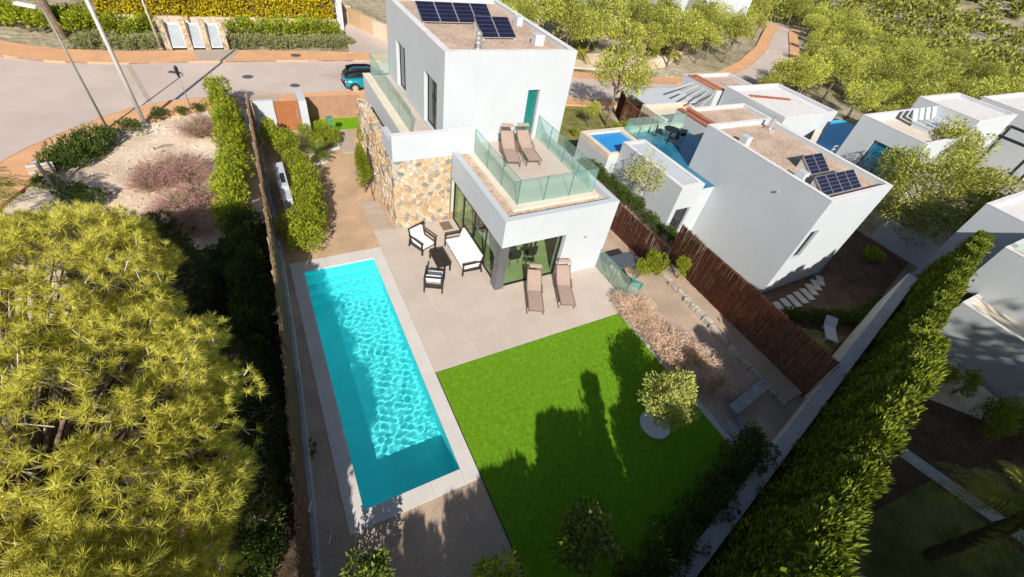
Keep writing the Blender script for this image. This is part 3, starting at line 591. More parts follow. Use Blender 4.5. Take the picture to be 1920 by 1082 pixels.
# ---------------------------------------------------------------- solar arrays
cellm = None
def solar(x0, y0, z0, n, pw_, ln_, tilt, label, pitch=None, group='solar arrays on the flat roofs'):
    global cellm
    A = thing('solar_array', (x0, y0, z0), label, 'solar panels', group); ct, st_ = math.cos(tilt), math.sin(tilt)
    for i in range(n):
        Mx = Matrix.Translation((x0+i*(pw_+.02), y0, z0+.06)) @ Matrix.Rotation(tilt, 4, 'X')
        p = MB().box(0, 0, 0, pw_, ln_, .035, Mx).build('panel', 'alu', A)
        if cellm is None: cellm = {}
        key = (round(pw_, 2), round(ln_, 2)); h = (ln_-.03)/5
        if key not in cellm: cellm[key] = MB().box(.02, .006, .0, pw_-.02, h-.006, .006).mesh('cell', 'cell')
        for j in range(5):
            o = bpy.data.objects.new('cell', cellm[key]); put(o, p); o.matrix_basis = Mx @ Matrix.Translation((0, .015+j*h, .035))
    for sx in (0.05, n*(pw_+.02)-.1):
        mb = MB(); x = x0+sx; mb.prism([(x, y0), (x+.05, y0), (x+.05, y0+ln_*ct), (x, y0+ln_*ct)], z0, lambda a, b: z0+.05+(b-y0)/ct*st_); mb.build('support', 'conc', A)
    return A
solar(8.84, 13.86, 6.82, 2, .80, 1.15, R(27), 'pair of dark solar panels nearest the front edge of the villa roof')
solar(6.93, 15.9, 6.82, 4, .84, 1.15, R(27), 'row of four dark solar panels farther back on the villa roof')
# ---------------------------------------------------------------- terrace furniture
def seat_unit(name, w, label, cat, loc, rz, n):
    t = thing(name, loc, label, cat, None, rz); h = w/2; d = .42; B = 'wood_dark'
    for sx in (-1, 1):
        x = sx*(h-.035)
        MB().bar((x, -d, 0), (x, -d+.02, .58), .06, .06, (1, 0, 0)).build('leg', B, t, False, .006); MB().bar((x, d, 0), (x, d-.1, .6), .06, .06, (1, 0, 0)).build('leg', B, t, False, .006)
        MB().bar((x, -d-.04, .60), (x, d-.02, .60), .075, .045).build('armrest', B, t, False, .006); MB().bar((x, -d+.03, .25), (x, d-.05, .21), .04, .06).build('side_rail', B, t, False)
    MB().bar((-h+.05, -d+.04, .27), (h-.05, -d+.04, .27), .04, .07).build('front_rail', B, t, False); MB().bar((-h+.05, d-.06, .24), (h-.05, d-.06, .24), .04, .07).build('rear_rail', B, t, False)
    MB().bar((-h+.05, d+.04, .86), (h-.05, d+.04, .86), .05, .06).build('top_rail', B, t, False)
    for sx in (-1, 1): MB().bar((sx*(h-.06), d-.12, .3), (sx*(h-.06), d+.04, .88), .05, .05, (1, 0, 0)).build('back_post', B, t, False)
    for k in range(5): q = k/5; MB().bar((-h+.05, d-.08+.1*q, .36+q*.46), (h-.05, d-.08+.1*q, .36+q*.46), .02, .045).build('slat', B, t, False)
    cw = (w-.16)/n
    for i in range(n):
        x = -h+.08+i*cw
        MB().box(x+.005, -d+.0, .29, x+cw-.005, d-.10, .43).build('seat_cushion', 'cushion', t, False, .04)
        Mx = Matrix.Translation((0, d-.20, .40)) @ Matrix.Rotation(R(-16), 4, 'X'); MB().box(x+.005, -.03, 0, x+cw-.005, .12, .50, Mx).build('back_cushion', 'cushion', t, False, .045)
    return t
seat_unit('outdoor_sofa', 2.1, 'dark timber three seat outdoor sofa with white cushions by the glass doors', 'sofa', (6.12, 8.3, .02), R(-90), 3)
seat_unit('armchair', .78, 'dark timber armchair with white cushion facing the coffee table, by the stone wall', 'armchair', (4.74, 9.5, .02), R(22), 1)['group'] = 'terrace armchairs'
seat_unit('armchair', .76, 'dark timber armchair seen from behind with slatted back, near the pool', 'armchair', (4.45, 7.15, .02), R(154), 1)['group'] = 'terrace armchairs'
ct_ = thing('coffee_table', (5.08, 8.25, .02), 'low black coffee table between the sofa and armchairs', 'coffee table')
for i in range(9): x = 4.79+i*.066; MB().box(x, 7.72, .37, x+.060, 8.8, .41).build('slat', 'wood_dark', ct_)
for x in (4.83, 5.34):
    for y in (7.78, 8.74): MB().box(x-.03, y-.03, .02, x+.03, y+.03, .36).build('leg', 'wood_dark', ct_)
MB().box(4.8, 7.74, .32, 5.37, 8.78, .369).build('apron', 'wood_dark', ct_)
dm = tag(MB().box(6.02, 10.35, .02, 6.5, 10.95, .035).build('doormat', 'taupe_frame'), 'dark doormat on the terrace beside the stone wing', 'doormat')
def lounger():
    t = thing('sun_lounger', (0, 0, 0), 'x', 'sun lounger', 'taupe sun loungers')
    S = 'taupe'; F_ = 'taupe_frame'; prof = [(.02, .33), (.5, .345), (1.12, .335), (1.35, .45), (1.66, .66), (1.86, .78)]
    mb = MB()
    for (a, z), (b, z2) in zip(prof[:-1], prof[1:]):
        for o_, fl in ((0, 0), (-.012, 1)): mb.face([(-.27, a, z+o_), (.27, a, z+o_), (.27, b, z2+o_), (-.27, b, z2+o_)][::-1 if fl else 1])
    mb.build('sling', S, t, False)
    for sx in (-1, 1):
        MB().tube([(sx*.29, a, z) for a, z in prof], .018, 8).build('side_rail', F_, t, False)
        MB().tube([(sx*.29, .12, .33), (sx*.31, .10, .16), (sx*.31, .16, .02), (sx*.31, .3, .0), (sx*.31, .62, .16), (sx*.30, 1.05, .30)], .018, 8).build('front_leg', F_, t, False)
        MB().tube([(sx*.29, 1.15, .33), (sx*.31, 1.38, .02), (sx*.31, 1.5, .0), (sx*.30, 1.45, .5)], .018, 8).build('rear_leg', F_, t, False)
        MB().bar((sx*.31, .95, .40), (sx*.31, 1.35, .50), .04, .025).build('armrest', F_, t, False)
    for a, z in ((.02, .33), (1.86, .78), (1.4, .02)): MB().tube([(-.29, a, z), (.29, a, z)], .016, 8).build('crossbar', F_, t, False)
    hd = MB()
    for i in range(6):
        q0, q1 = i/6, (i+1)/6; f0 = lambda q: (1.74+.27*q, 1.02+.06*math.sin(q*math.pi)); (a, z), (b, z2) = f0(q0), f0(q1)
        hd.face([(-.24, a, z), (.24, a, z), (.24, b, z2), (-.24, b, z2)]); hd.face([(-.24, a, z-.02), (-.24, b, z2-.02), (.24, b, z2-.02), (.24, a, z-.02)])
    h = hd.build('sunshade', S, t, False)
    for sx in (-1, 1): MB().tube([(sx*.28, 1.66, .68), (sx*.28, 1.80, .92), (sx*.25, 1.86, 1.05)], .012, 6).build('shade_arm', F_, t, False)
    return t
L0 = lounger()
for i, (x, y, z, a, lb) in enumerate([(7.47, 4.27, .02, -24, 'taupe sun lounger on the terrace nearer the grey corner pillar'), (8.83, 4.12, .02, -22, 'taupe sun lounger on the terrace nearer the lawn corner'), (8.6, 9.38, 3.315, -15, 'taupe sun lounger on the roof terrace, the one farther from the teal door'), (9.55, 9.28, 3.315, -8, 'taupe sun lounger on the roof terrace, the one in front of the teal door')]):
    o = L0 if i == 0 else copy_tree(L0); o.location = (x, y, z); o.rotation_euler.z = R(a); o['label'] = lb
# glass windbreak and side yard things
wb = thing('glass_windbreak', (11.55, 5, 0), 'clear green glass windbreak along the right edge of the terrace', 'windbreak')
rail(wb, [(11.56, 6.02), (11.56, 3.95)], .02, 1.0, [2]); rail(wb, [(11.56, 3.93), (12.0, 3.75)], .02, .9, [1])
tb = thing('garden_table', (12, 5.3, 0), 'grey slab garden table in the gravel side yard behind the windbreak', 'table')
MB().box(11.72, 4.9, .70, 13.0, 5.72, .75).build('table_top', 'grey_metal', tb, bevel=.006)
for x in (11.8, 12.92):
    for y in (4.98, 5.64): MB().bar((x, y, .70), (x, y-.02, 0), .035, .035, (1, 0, 0)).build('leg', 'grey_metal', tb)
dc = thing('folding_chair', (12.3, 4.1, 0), 'pale green folding garden chair standing on the gravel', 'chair', None, R(30))
MB().box(-.22, -.2, .40, .22, .2, .43).build('seat', 'glass_edge', dc, False); MB().bar((0, .2, .43), (0, .3, .85), .42, .02, (0, 1, 0)).build('backrest', 'glass_edge', dc, False)
for sx in (-.2, .2): MB().bar((sx, -.18, 0), (sx, .15, .41), .02, .02).build('leg', 'alu', dc, False); MB().bar((sx, .18, 0), (sx, -.15, .41), .02, .02).build('leg', 'alu', dc, False)
# bench and deck
bn = thing('stone_bench', (12.6, -1.75, 0), 'grey weathered bench slab beside the timber deck', 'bench')
Mx = Matrix.Translation((12.6, -1.76, 0)) @ Matrix.Rotation(R(8), 4, 'Z')
MB().box(-1.03, -.19, .38, 1.03, .19, .46, Mx).build('seat', 'wood_grey', bn, bevel=.01)
for sx in (-.85, .75): MB().box(sx, -.16, 0, sx+.14, .16, .38, Mx).build('leg', 'conc_blue', bn)
dk = thing('timber_deck', (11.7, -2.7, 0), 'small deck of weathered grey planks at the lawn corner', 'deck')
for i in range(8): x = 11.1+i*.118; MB().box(x, yw(x)+.2, .0, x+.112, -1.95-.09*(i % 2), .045).build('plank', 'wood_grey', dk, bevel=.004)
# ================================================================ GATE AND FRONT GARDEN
gt = thing('entrance_gate', (1.2, 21.3, 0), 'white walled street gate with rusty steel door', 'gate')
MB().box(-.42, 21.2, 0, .56, 21.45, 1.7).build('gate_wall', 'white', gt, bevel=.01); MB().box(1.78, 20.9, 0, 2.16, 22.4, 1.75).build('gate_pillar', 'white', gt, bevel=.01)
d = MB().box(.57, 21.28, .05, 1.77, 21.34, 1.6).build('steel_door', 'corten', gt); MB().box(1.62, 21.22, .7, 1.68, 21.28, 1.1).build('handle', 'alu', d)
cf = thing('steel_street_fence', (3.7, 22.5, 0), 'rust brown steel fence panels along the street beside the gate', 'fence')
for i in range(5): x = 2.18+i*.62; MB().box(x, 22.48, 0, x+.612, 22.53, 1.28).build('panel', 'corten2', cf)
struct(MB().prism([(2.2, 22.4), (5.0, 22.4), (5.0, 20.9), (3.4, 20.9), (2.3, 20.2)], -.05, .02), 'grass_patch', 'lawn')
struct(MB().prism([(3.35, 20.85), (4.05, 20.85), (4.05, 18.2), (3.3, 18.2)], -.05, .03), 'paved_patch', 'pave_grey')
pp_ = thing('gate_paving', (1.2, 20, 0), 'grey paving slab inside the street gate', 'paving'); MB().box(.6, 19.3, -.05, 1.75, 21.15, .03).build('slab', 'pave_grey', pp_)
kb = thing('white_bed_kerb', (2, 19, 0), 'white stone kerb edging the front garden bed', 'kerb')
for a, b in (((.6, 18.9), (1.5, 18.85)), ((1.5, 18.85), (2.2, 18.6)), ((2.6, 18.55), (3.2, 18.75)), ((3.2, 18.75), (3.25, 19.6))): MB().bar((a[0], a[1], .06), (b[0], b[1], .06), .1, .12).build('kerb_stone', 'white', kb)
rg = thing('palm_ring', (1.98, 17.85, 0), 'white circular pebble ring around the sago palm', 'planting ring'); mb = MB()
mb.cyl(1.98, 17.85, 0, .06, .52, 28); mb.build('pebble_bed', 'pebble', rg)
rg2 = thing('tree_ring', (8.95, -1.15, 0), 'white pebble circle at the foot of the round lawn tree', 'planting ring'); MB().cyl(8.95, -1.15, .0, .05, .5, 28).build('pebble_bed', 'pebble', rg2)
wbx = thing('white_equipment_box', (.25, 14.8, 0), 'long white equipment housing behind the shrubs by the reed fence', 'housing')
MB().box(-.12, 14.1, 0, .28, 16.2, .95).build('housing_body', 'white', wbx, bevel=.01); MB().box(-.1, 13.3, 0, .3, 14.0, .8).build('housing_body', 'white', wbx, bevel=.01); MB().box(.02, 14.4, .951, .2, 15.2, .97).build('vent_grille', 'dark_frame', wbx)
gs = thing('green_garden_stand', (3.1, 20.1, 0), 'green metal stand in the front garden', 'stand')
for a in ((-.2, -.2), (.2, -.2), (.2, .2), (-.2, .2)): MB().bar((3.1+a[0], 20.1+a[1], 0), (3.1+a[0]*.4, 20.1+a[1]*.4, 1.1), .03, .03, (1, 0, 0)).build('leg', 'glass_edge', gs)
MB().box(2.95, 19.95, 1.0, 3.25, 20.25, 1.15).build('top', 'glass_edge', gs)
hs = thing('garden_hose_bib', (3.72, 13.9, 0), 'thin dark hose stand beside the stone garden wall', 'hose stand'); MB().tube([(3.75, 13.9, 0), (3.75, 13.9, .9), (3.9, 13.95, .95)], .015, 6).build('pipe', 'black', hs); MB().tube([(3.75, 13.9, .6), (3.68, 13.7, .3), (3.72, 13.4, .02)], .012, 6).build('hose', 'black', hs)
# ================================================================ STREET
def pole(name, base, h, r0, r1, mt, label, cat, group=None):
    t = thing(name, base, label, cat, group); x, y, z = base
    MB().tube([(x, y, z), (x, y, z+h)], [r0, r1], 14).build('pole', mt, t, smooth=True); MB().cyl(x, y, z, z+.06, r0*1.7, 14).build('base_plate', mt, t); return t
t = pole('flagpole', (-5.58, 23.2, .0), 9.0, .10, .075, 'pipe', 'tall thick white pole rising at the edge of the sandy plot', 'pole')
t = pole('street_lamp', (-7.05, 22.75, .08), 5.1, .05, .038, 'polegreen', 'slender olive street lamp with white cobra head on the near pavement', 'street lamp')
mb = MB(); mb.tube([(-7.05, 22.75, 5.15), (-7.15, 22.8, 5.25), (-7.35, 22.9, 5.3)], .03, 8); mb.build('arm', 'polegreen', t)
hd = MB().bar((-7.25, 22.85, 5.29), (-7.95, 23.1, 5.36), .26, .12); hd.build('lamp_head', 'lampwhite', t, bevel=.05)
t = pole('lantern_post', (-3.5, 24.45, .1), 1.75, .025, .02, 'polegreen', 'thin short post with black lantern top by the pavement', 'lamp post')
MB().tube([(-3.5, 24.45, 1.8), (-3.5, 24.45, 1.95), (-3.5, 24.45, 2.3), (-3.5, 24.45, 2.4)], [.03, .07, .09, .03], 10).build('lantern', 'black', t)
t = pole('street_lamp', (-5.15, 34.35, .1), 6.5, .07, .05, 'conc', 'beige lamp pole beside the notice boards across the street', 'street lamp')
t = thing('metal_bollard', (-8.33, 17.52, -.05), 'leaning grey metal bollard at the left edge of the plot', 'bollard'); MB().bar((-8.33, 17.52, -.05), (-8.4, 17.6, 1.25), .14, .10, (1, 0, 0)).build('post', 'grey_metal', t, bevel=.01); MB().bar((-8.4, 17.6, 1.25), (-8.405, 17.605, 1.3), .16, .12, (1, 0, 0)).build('cap', 'alu', t)
t = thing('road_barrier', (-8.9, 18.6, .1), 'low orange and white barrier beside the metal bollard', 'barrier')
for i in range(4): MB().bar((-9.15+i*.02, 18.35, .25+i*.14), (-8.35+i*.02, 18.55, .25+i*.14), .03, .1).build('board', 'pave' if i % 2 == 0 else 'white', t)
for x in (-9.05, -8.45): MB().box(x, 18.4, .0, x+.05, 18.45, .8).build('leg', 'alu', t)
for i, (x, y, r_) in enumerate([(-.4, 29.3, .33), (2.2, 27.6, .3), (3.0, 32.9, .35)]):
    o = MB().cyl(x, y, -.02 if i < 2 else .09, .006 if i < 2 else .112, r_, 22).build('manhole_cover', 'grey_metal'); tag(o, ['round manhole cover in the middle of the road', 'small round manhole cover near the parked car', 'round manhole cover in the far pavement'][i], 'manhole cover')
struct(MB().prism([(-6.95, 31.8), (-6.7, 31.8), (-5.35, 25.9), (-5.6, 25.9)], -.02, .004), 'road_patch', 'pave_grey')
# notice boards
nb = thing('notice_board_wall', (-3, 34.6, 0), 'row of three framed grey notice boards between stone pillars across the street', 'notice boards')
px0 = [-4.72, -3.5, -2.42, -1.32]
for i, x in enumerate(px0):
    core = MB().prism([(x-.17, 34.5), (x+.17, 34.5), (x+.17, 35.1), (x-.17, 35.1)], 0, 1.75).build('pillar', 'mortar', nb)
    stones(core, x-.17, x+.17, 0, 1.75, .16, lambda a, b, d: (a, 34.5-d, b), .04, .01, 40)
for a, b in zip(px0[:-1], px0[1:]):
    bd = MB().bar(((a+b)/2, 34.62, .08), ((a+b)/2, 34.95, 1.55), b-a-.4, .06, (0, 1, 0)).build('board_frame', 'white', nb)
    MB().bar(((a+b)/2, 34.60, .22), ((a+b)/2, 34.885, 1.42), b-a-.58, .03, (0, 1, 0)).build('board', 'board', bd)
# retaining wall under the golden hedge
rw = thing('street_retaining_wall', (0, 38.6, 0), 'low stone retaining wall below the golden hedge', 'wall')
for i in range(12): x = -8.5+i*1.3; MB().box(x, 38.5, 0, x+1.28, 38.8, .95+.03*(i % 2)).build('wall_block', 'mortar', rw)
rw2 = thing('stone_driveway_wall', (9, 38, 0), 'ochre stone wall sloping beside the driveway across the street', 'wall')
for i in range(6): a = (7.6+i*.75, 41.5-i*1.25); MB().prism([a, (a[0]+.3, a[1]+.1), (a[0]+1.05, a[1]-1.15), (a[0]+.75, a[1]-1.25)], 0, 1.6-.12*i).build('wall_block', 'stone', rw2)
gp = thing('white_gate_pillar', (7.7, 39.6, 0), 'white rendered gate pillar at the end of the golden hedge', 'pillar'); MB().box(7.2, 39, 0, 7.7, 40.2, 2.2).build('pillar_body', 'white', gp); MB().box(7.15, 38.95, 2.2, 7.75, 40.25, 2.28).build('cap', 'whiteb', gp)
struct(MB().prism([(6.9, 33.4), (11.5, 33.4), (12, 40), (8, 40.5)], lambda x, y: -.2, lambda x, y: rz(x)+.14+(y-33.4)*.02), 'driveway', 'asphalt')
# ---------------------------------------------------------------- car
car = thing('parked_car', (5.2, 26.85, 0), 'small teal hatchback with black roof parked at the kerb', 'car')
def loft(secs, name, mt, parent, smooth=True):
    mb = MB(); n = len(secs[0])
    for s in secs: mb.v += s
    for i in range(len(secs)-1):
        for j in range(n): k2 = (j+1) % n; mb.f.append((i*n+j, i*n+k2, (i+1)*n+k2, (i+1)*n+j))
    mb.f.append(tuple(range(n))); mb.f.append(tuple(range((len(secs)-1)*n, len(secs)*n))[::-1]); return mb.build(name, mt, parent, smooth=smooth)
cx0, cy0 = 5.15, 26.95
def sec(x, w, zl, zh, s=.82): return [(cx0+x, cy0+a, z) for a, z in ((-w*.9, zl), (-w, zl+.12), (-w*1.0, zl+(zh-zl)*.55), (-w*s, zh), (w*s, zh), (w, zl+(zh-zl)*.55), (w, zl+.12), (w*.9, zl))]
body = loft([sec(0, .68, .38, .78), sec(.08, .76, .3, .93), sec(.5, .83, .25, .95), (sec(1.3, .85, .25, .95)), sec(2.4, .85, .25, .95), sec(3.0, .83, .25, .92), sec(3.55, .78, .28, .82), sec(3.72, .66, .36, .66)], 'body', 'teal_car', car)
loft([sec(.10, .66, .88, 1.0, .95), sec(.42, .70, .90, 1.33, .82), sec(.9, .71, .90, 1.41, .80), sec(1.8, .71, .9, 1.41, .80), sec(2.15, .70, .9, 1.33, .82), sec(2.75, .66, .90, .95, .9)], 'cabin_glass', 'car_glass', car)
loft([sec(.36, .62, 1.30, 1.36, .95), sec(.9, .60, 1.40, 1.445, .9), sec(1.75, .60, 1.40, 1.445, .9), sec(2.15, .58, 1.31, 1.36, .95)], 'roof', 'car_roof', car)
for x in (.62, 3.0):
    for s in (-1, 1):
        y = cy0+s*.80; w_ = MB().tube([(cx0+x, y-.09, .30), (cx0+x, y+.09, .30)], .30, 22).build('wheel', 'tyre', car); MB().tube([(cx0+x, y-.1, .30), (cx0+x, y+.1, .30)], .2, 14).build('rim', 'alu', w_)
        MB().tube([(cx0+x, y-.085, .30), (cx0+x, y+.085, .30)], .355, 20).build('wheel_arch', 'black', car)
for s in (-1, 1):
    MB().tube([(cx0-.0, cy0+s*.56, .76), (cx0+.14, cy0+s*.58, .76)], .115, 14).build('tail_light', 'red', car); MB().bar((cx0+2.35, cy0+s*.84, .98), (cx0+2.45, cy0+s*1.0, 1.0), .12, .1).build('mirror', 'car_roof', car)
MB().box(cx0-.012, cy0-.26, .6, cx0+.02, cy0+.26, .71).build('number_plate', 'white', car); MB().box(cx0-.05, cy0-.62, .3, cx0+.1, cy0+.62, .46).build('rear_bumper', 'black', car)

for o_ in [car]: o_.scale = (.93, .93, .86)
# ================================================================ NEIGHBOURING HOUSES
def house(name, label, x0, y0, x1, y1, z0, z1, roof='roof_gravel', group=None, wmat='white', par=.22, wins=(), rim='whiteb'):
    h = thing(name, ((x0+x1)/2, (y0+y1)/2, z0), label, 'house', group) if isinstance(label, str) else label
    mb = MB(); t = .22; wx_ = [w for w in wins if w[0] == 'w']; ws_ = [w for w in wins if w[0] == 's']
    wall(mb, 'x', x0, x0+t, y0, y1, z0, z1, [w[1:5] for w in wx_]); wall(mb, 'y', y0, y0+t, x0+t, x1-t, z0, z1, [w[1:5] for w in ws_])
    mb.box(x1-t, y0, z0, x1, y1, z1).box(x0+t, y1-t, z0, x1-t, y1, z1); mb.build('wall', wmat, h)
    MB().box(x0+t, y0+t, z1-par-.2, x1-t, y1-t, z1-par).build('roof', roof, h)
    mb = MB(); mb.box(x0-.01, y0-.01, z1, x0+t+.01, y1+.01, z1+.02).box(x1-t-.01, y0-.01, z1, x1+.01, y1+.01, z1+.02).box(x0+t+.01, y0-.01, z1, x1-t-.01, y0+t+.01, z1+.02).box(x0+t+.01, y1-t-.01, z1, x1-t-.01, y1+.01, z1+.02).build('roof_coping', rim, h)
    for w in wx_: window(h, 'x', x0+.15, w[1], w[2], w[3], w[4], w[5], w[6])
    for w in ws_: window(h, 'y', y0+.15, w[1], w[2], w[3], w[4], w[5], w[6])
    return h
struct(MB().prism([(15.3, 6.5), (15.3, yw(15.3)+.2), (33, yw(33)+.2), (33, 7)], -2.1, -1.82), 'neighbour_garden', 'soil')
struct(MB().prism([(15.4, 3.0), (15.4, yw(15.4)+.3), (22.5, yw(22.5)+.3), (20, 1.0), (17.5, 2.6)], -2.1, -1.80), 'neighbour_lawn', 'grassb')
NV = house('neighbour_villa', 'big plain white neighbouring villa with solar panels on its gravel roof', 20.8, 2.95, 25.85, 10.4, -1.87, 3.82, wins=[('s', 20.98+.1, 21.75, .45, 2.1, 1, 'glass_dark')])
MB().box(20.82, 3.18, 3.6, 25.6, 3.24, 3.8).build('roof_flashing', 'dark_frame', NV)  # dark strip standing in for the shade behind this parapet
for x, y in ((21.45, 8.4), (21.3, 4.9)): MB().box(x-.2, y-.22, 3.6, x+.2, y+.22, 4.1).build('roof_vent', 'white', NV, bevel=.01)
MB().tube([(24.9, 9.5, 3.6), (24.9, 9.5, 4.3)], .11, 12).build('vent_pipe', 'alu', NV); MB().box(24.65, 9.3, 3.6, 25.15, 9.7, 3.72).build('vent_base', 'alu', NV)
MB().tube([(20.8, 5.2, 2.9), (20.7, 5.2, 2.9)], .05, 10).build('wall_light', 'alu', NV)
solar(22.45, 5.05, 3.6, 2, .74, 1.0, R(32), 'pair of solar panels on the neighbouring villa roof')
solar(21.15, 3.5, 3.6, 4, .74, .95, R(32), 'row of four solar panels at the front of the neighbouring villa roof')
LB = house('neighbour_wing', 'low white wing with terrace and raised blue pool beside the neighbouring villa', 17.0, 7.45, 18.55, 12.2, -1.87, 2.3, 'white', par=.06, wins=[('s', 17.3, 18.3, -1.6, 1.0, 1, 'glass_dark')])
MB().box(16.3, 12.22, -1.8, 24.4, 15.1, 1.30).box(18.56, 8.3, -1.8, 20.78, 12.2, 1.30).box(20.78, 10.42, -1.8, 24.4, 12.2, 1.3).build('terrace_mass', 'white', LB)
mb = MB(); mb.box(16.3, 12.22, 1.3, 16.6, 15.1, 1.62).box(16.6, 14.75, 1.3, 24.4, 15.1, 1.62).box(16.6, 12.22, 1.3, 19.0, 12.45, 1.62).box(19.0, 12.22, 1.3, 19.3, 14.75, 1.62).build('pool_rim', 'cream', LB)
MB().box(16.61, 12.46, 1.3, 18.99, 14.74, 1.5).build('pool_water', 'poolblue', LB)
MB().box(18.56, 10.44, 1.3, 24.4, 12.2, 1.34).box(19.31, 12.2, 1.3, 24.4, 14.74, 1.34).box(18.56, 8.3, 1.3, 20.78, 10.44, 1.34).build('terrace_floor', 'glass_blue', LB)  # floor coloured blue to carry the villa's shade across it
rail(LB, [(19.35, 12.3), (19.35, 14.72), (24.3, 14.72)], 1.36, .95, [2, 4])
tb2 = thing('roof_terrace_table', (21.9, 13.4, 1.34), 'round dark table on the shaded terrace of the neighbouring villa', 'table'); MB().cyl(21.9, 13.4, 2.03, 2.07, .5, 20).build('table_top', 'black', tb2); MB().tube([(21.9, 13.4, 1.34), (21.9, 13.4, 2.03)], .05, 8).build('pedestal', 'black', tb2)
for i, (x, y) in enumerate(((21.2, 13.7), (22.6, 13.2), (21.6, 12.8))):
    c = thing('terrace_chair', (x, y, 1.34), ['black chair left of the round terrace table', 'black chair right of the round terrace table', 'black chair in front of the round terrace table'][i], 'chair', 'chairs on the neighbour terrace', R(50+100*i))
    MB().box(-.22, -.22, .42, .22, .22, .46).build('seat', 'black', c, False); MB().box(-.22, .19, .46, .22, .23, .85).build('backrest', 'black', c, False)
    for sx in (-.2, .2):
        for sy in (-.2, .2): MB().box(sx-.012, sy-.012, 0, sx+.012, sy+.012, .42).build('leg', 'black', c, False)
# stepping stones
for i in range(9):
    x = 20.2+i*.62; y = 1.75+.04*i+(.0 if i < 6 else (i-5)*.12); o = MB().box(-.2, -.42, 0, .2, .42, .06).build('stepping_stone', 'conc', None, bevel=.01)
    o.location = (x, y, -1.82); o.rotation_euler.z = R(-12-(0 if i < 6 else (i-5)*12)); tag(o, 'pale rectangular stepping stone in the curved row along the neighbouring villa', 'stepping stone', 'stepping stones by the neighbouring villa')
sb = thing('white_garden_lounger', (21.7, -.3, -1.8), 'white garden lounger on the dark neighbouring lawn', 'lounger', None, R(-50)); sb.scale = (.8, .8, .8); MB().box(-.33, -.9, .28, .33, .35, .36).build('seat', 'white', sb, False); MB().bar((0, .35, .34), (0, .85, .72), .66, .06, (0, 1, 0)).build('backrest', 'white', sb, False)
for sx in (-.28, .28):
    for sy in (-.8, .3): MB().box(sx-.03, sy-.03, 0, sx+.03, sy+.03, .28).build('leg', 'white', sb, False)
# brick trimmed houses
HB = house('brick_trimmed_house', 'flat roofed house with red brick strips along its roof edge behind the neighbouring villa', 25.9, 12.7, 33.0, 17.0, -2.2, 1.55)
for i in range(2):
    for j in range(8): y = 12.9+j*.5; MB().box(25.86+i*.75, y, 1.58, 26.3+i*.75, y+.49, 1.64).build('brick', 'brick', HB)
HC = house('white_flat_house', 'white flat roofed house with one red strip across its roof', 33.4, 13.6, 40.0, 19.4, -2.4, 1.9, 'whiteb')
for j in range(10): MB().box(34.6+j*.36, 17.6-j*.12, 1.69, 34.94+j*.36, 18.0-j*.12, 1.75).build('brick', 'brick', HC)
HD = house('brick_edged_annex', 'small annex with open rafters and brick strips near the road bend', 32.8, 19.6, 38.4, 23.4, -2.3, 1.4)
for i in range(2):
    for j in range(6): MB().box(32.8+i*.7, 19.8+j*.55, 1.43, 33.25+i*.7, 20.34+j*.55, 1.49).build('brick', 'brick', HD)
for i in range(5): MB().bar((29.6, 18+i*.8, 1.1), (32.7, 19.7+i*.6, 1.2), .08, .12).build('rafter', 'conc', HD)
SW_ = thing('dark_stone_wall', (36, 12.8, -2), 'dark grey stone wall standing before the white flat house', 'wall'); MB().prism([(33.8, 11.2), (34.1, 11.0), (38.6, 13.2), (38.3, 13.5)], -2.4, .6).build('wall_body', 'conc_blue', SW_); MB().prism([(33.75, 11.2), (34.1, 10.95), (38.65, 13.2), (38.3, 13.55)], .6, .66).build('wall_coping', 'cream', SW_)
CP = thing('white_carport', (30, 22.8, -1.7), 'white panelled carport roof beside the road', 'carport')
for i in range(6): x = 26.9+i*1.15; MB().prism([(x, 20.7+.02*i), (x+1.1, 20.7+.02*i), (x+1.25, 23.9), (x+.15, 23.9)], .12-.02*i, .2-.02*i).build('roof_panel', 'white', CP)
for x in (27.1, 30.4, 33.6):
    for y in (20.85, 23.75): MB().box(x, y, -2.2, x+.12, y+.12, .1).build('post', 'white', CP)
YD = house('ochre_roof_shed', 'low stone shed with pale ochre roof below the carport', 25.9, 17.6, 30.6, 20.3, -2, .45, 'cream', wmat='mortar')
bf = thing('far_brush_fence', (24.8, 20, -1), 'reddish brush fence beside the trees behind the villa', 'fence')
for a, c in (((26.3, 23.4), (25.2, 21.4)), ((25.2, 21.4), (24.9, 19.4)), ((24.9, 19.4), (25.3, 16.6))): reed_panel('brush_panel', a, c, rz(24)-.2, .45, 'reed', bf, 45, .05, .02)
# house with roof loungers
HE = house('lounger_roof_house', 'pale house with large blue window and white loungers on its roof terrace', 38.4, 6.6, 46.0, 11.2, -3.2, 2.85, 'cream', wins=[('w', 7.3, 9.5, -.3, 1.75, 2, 'glass_blue')], par=.5)
house('x', HE, 46.2, 7.2, 53, 11.6, -3.4, 3.6, 'whiteb')
for i in range(4):
    c = thing('white_roof_lounger', (43.0+i*.95, 9.7, 2.35), 'white lounger standing in the row on the pale roof terrace', 'lounger', 'white loungers on the roof terrace')
    MB().box(-.33, -1.3, .3, .33, .0, .38).build('seat', 'white', c, False); MB().bar((0, 0, .36), (0, .45, 1.1), .66, .07, (0, 1, 0)).build('backrest', 'white', c, False); MB().box(-.3, -1.2, 0, .3, -.1, .3).build('base', 'white', c, False)
PB = thing('far_blue_pool', (42, 13.7, -1.5), 'deep blue pool with white railing beyond the neighbouring villa', 'swimming pool')
MB().prism([(37.6, 11.6), (41.2, 11.5), (48.5, 14.4), (48, 16.6), (40.8, 16.4)], -3.3, -.6).build('pool_water', 'poolblue2', PB); MB().prism([(37.35, 11.6), (37.58, 11.6), (40.78, 16.5), (40.5, 16.5)], -3, -.45).build('coping', 'white', PB)
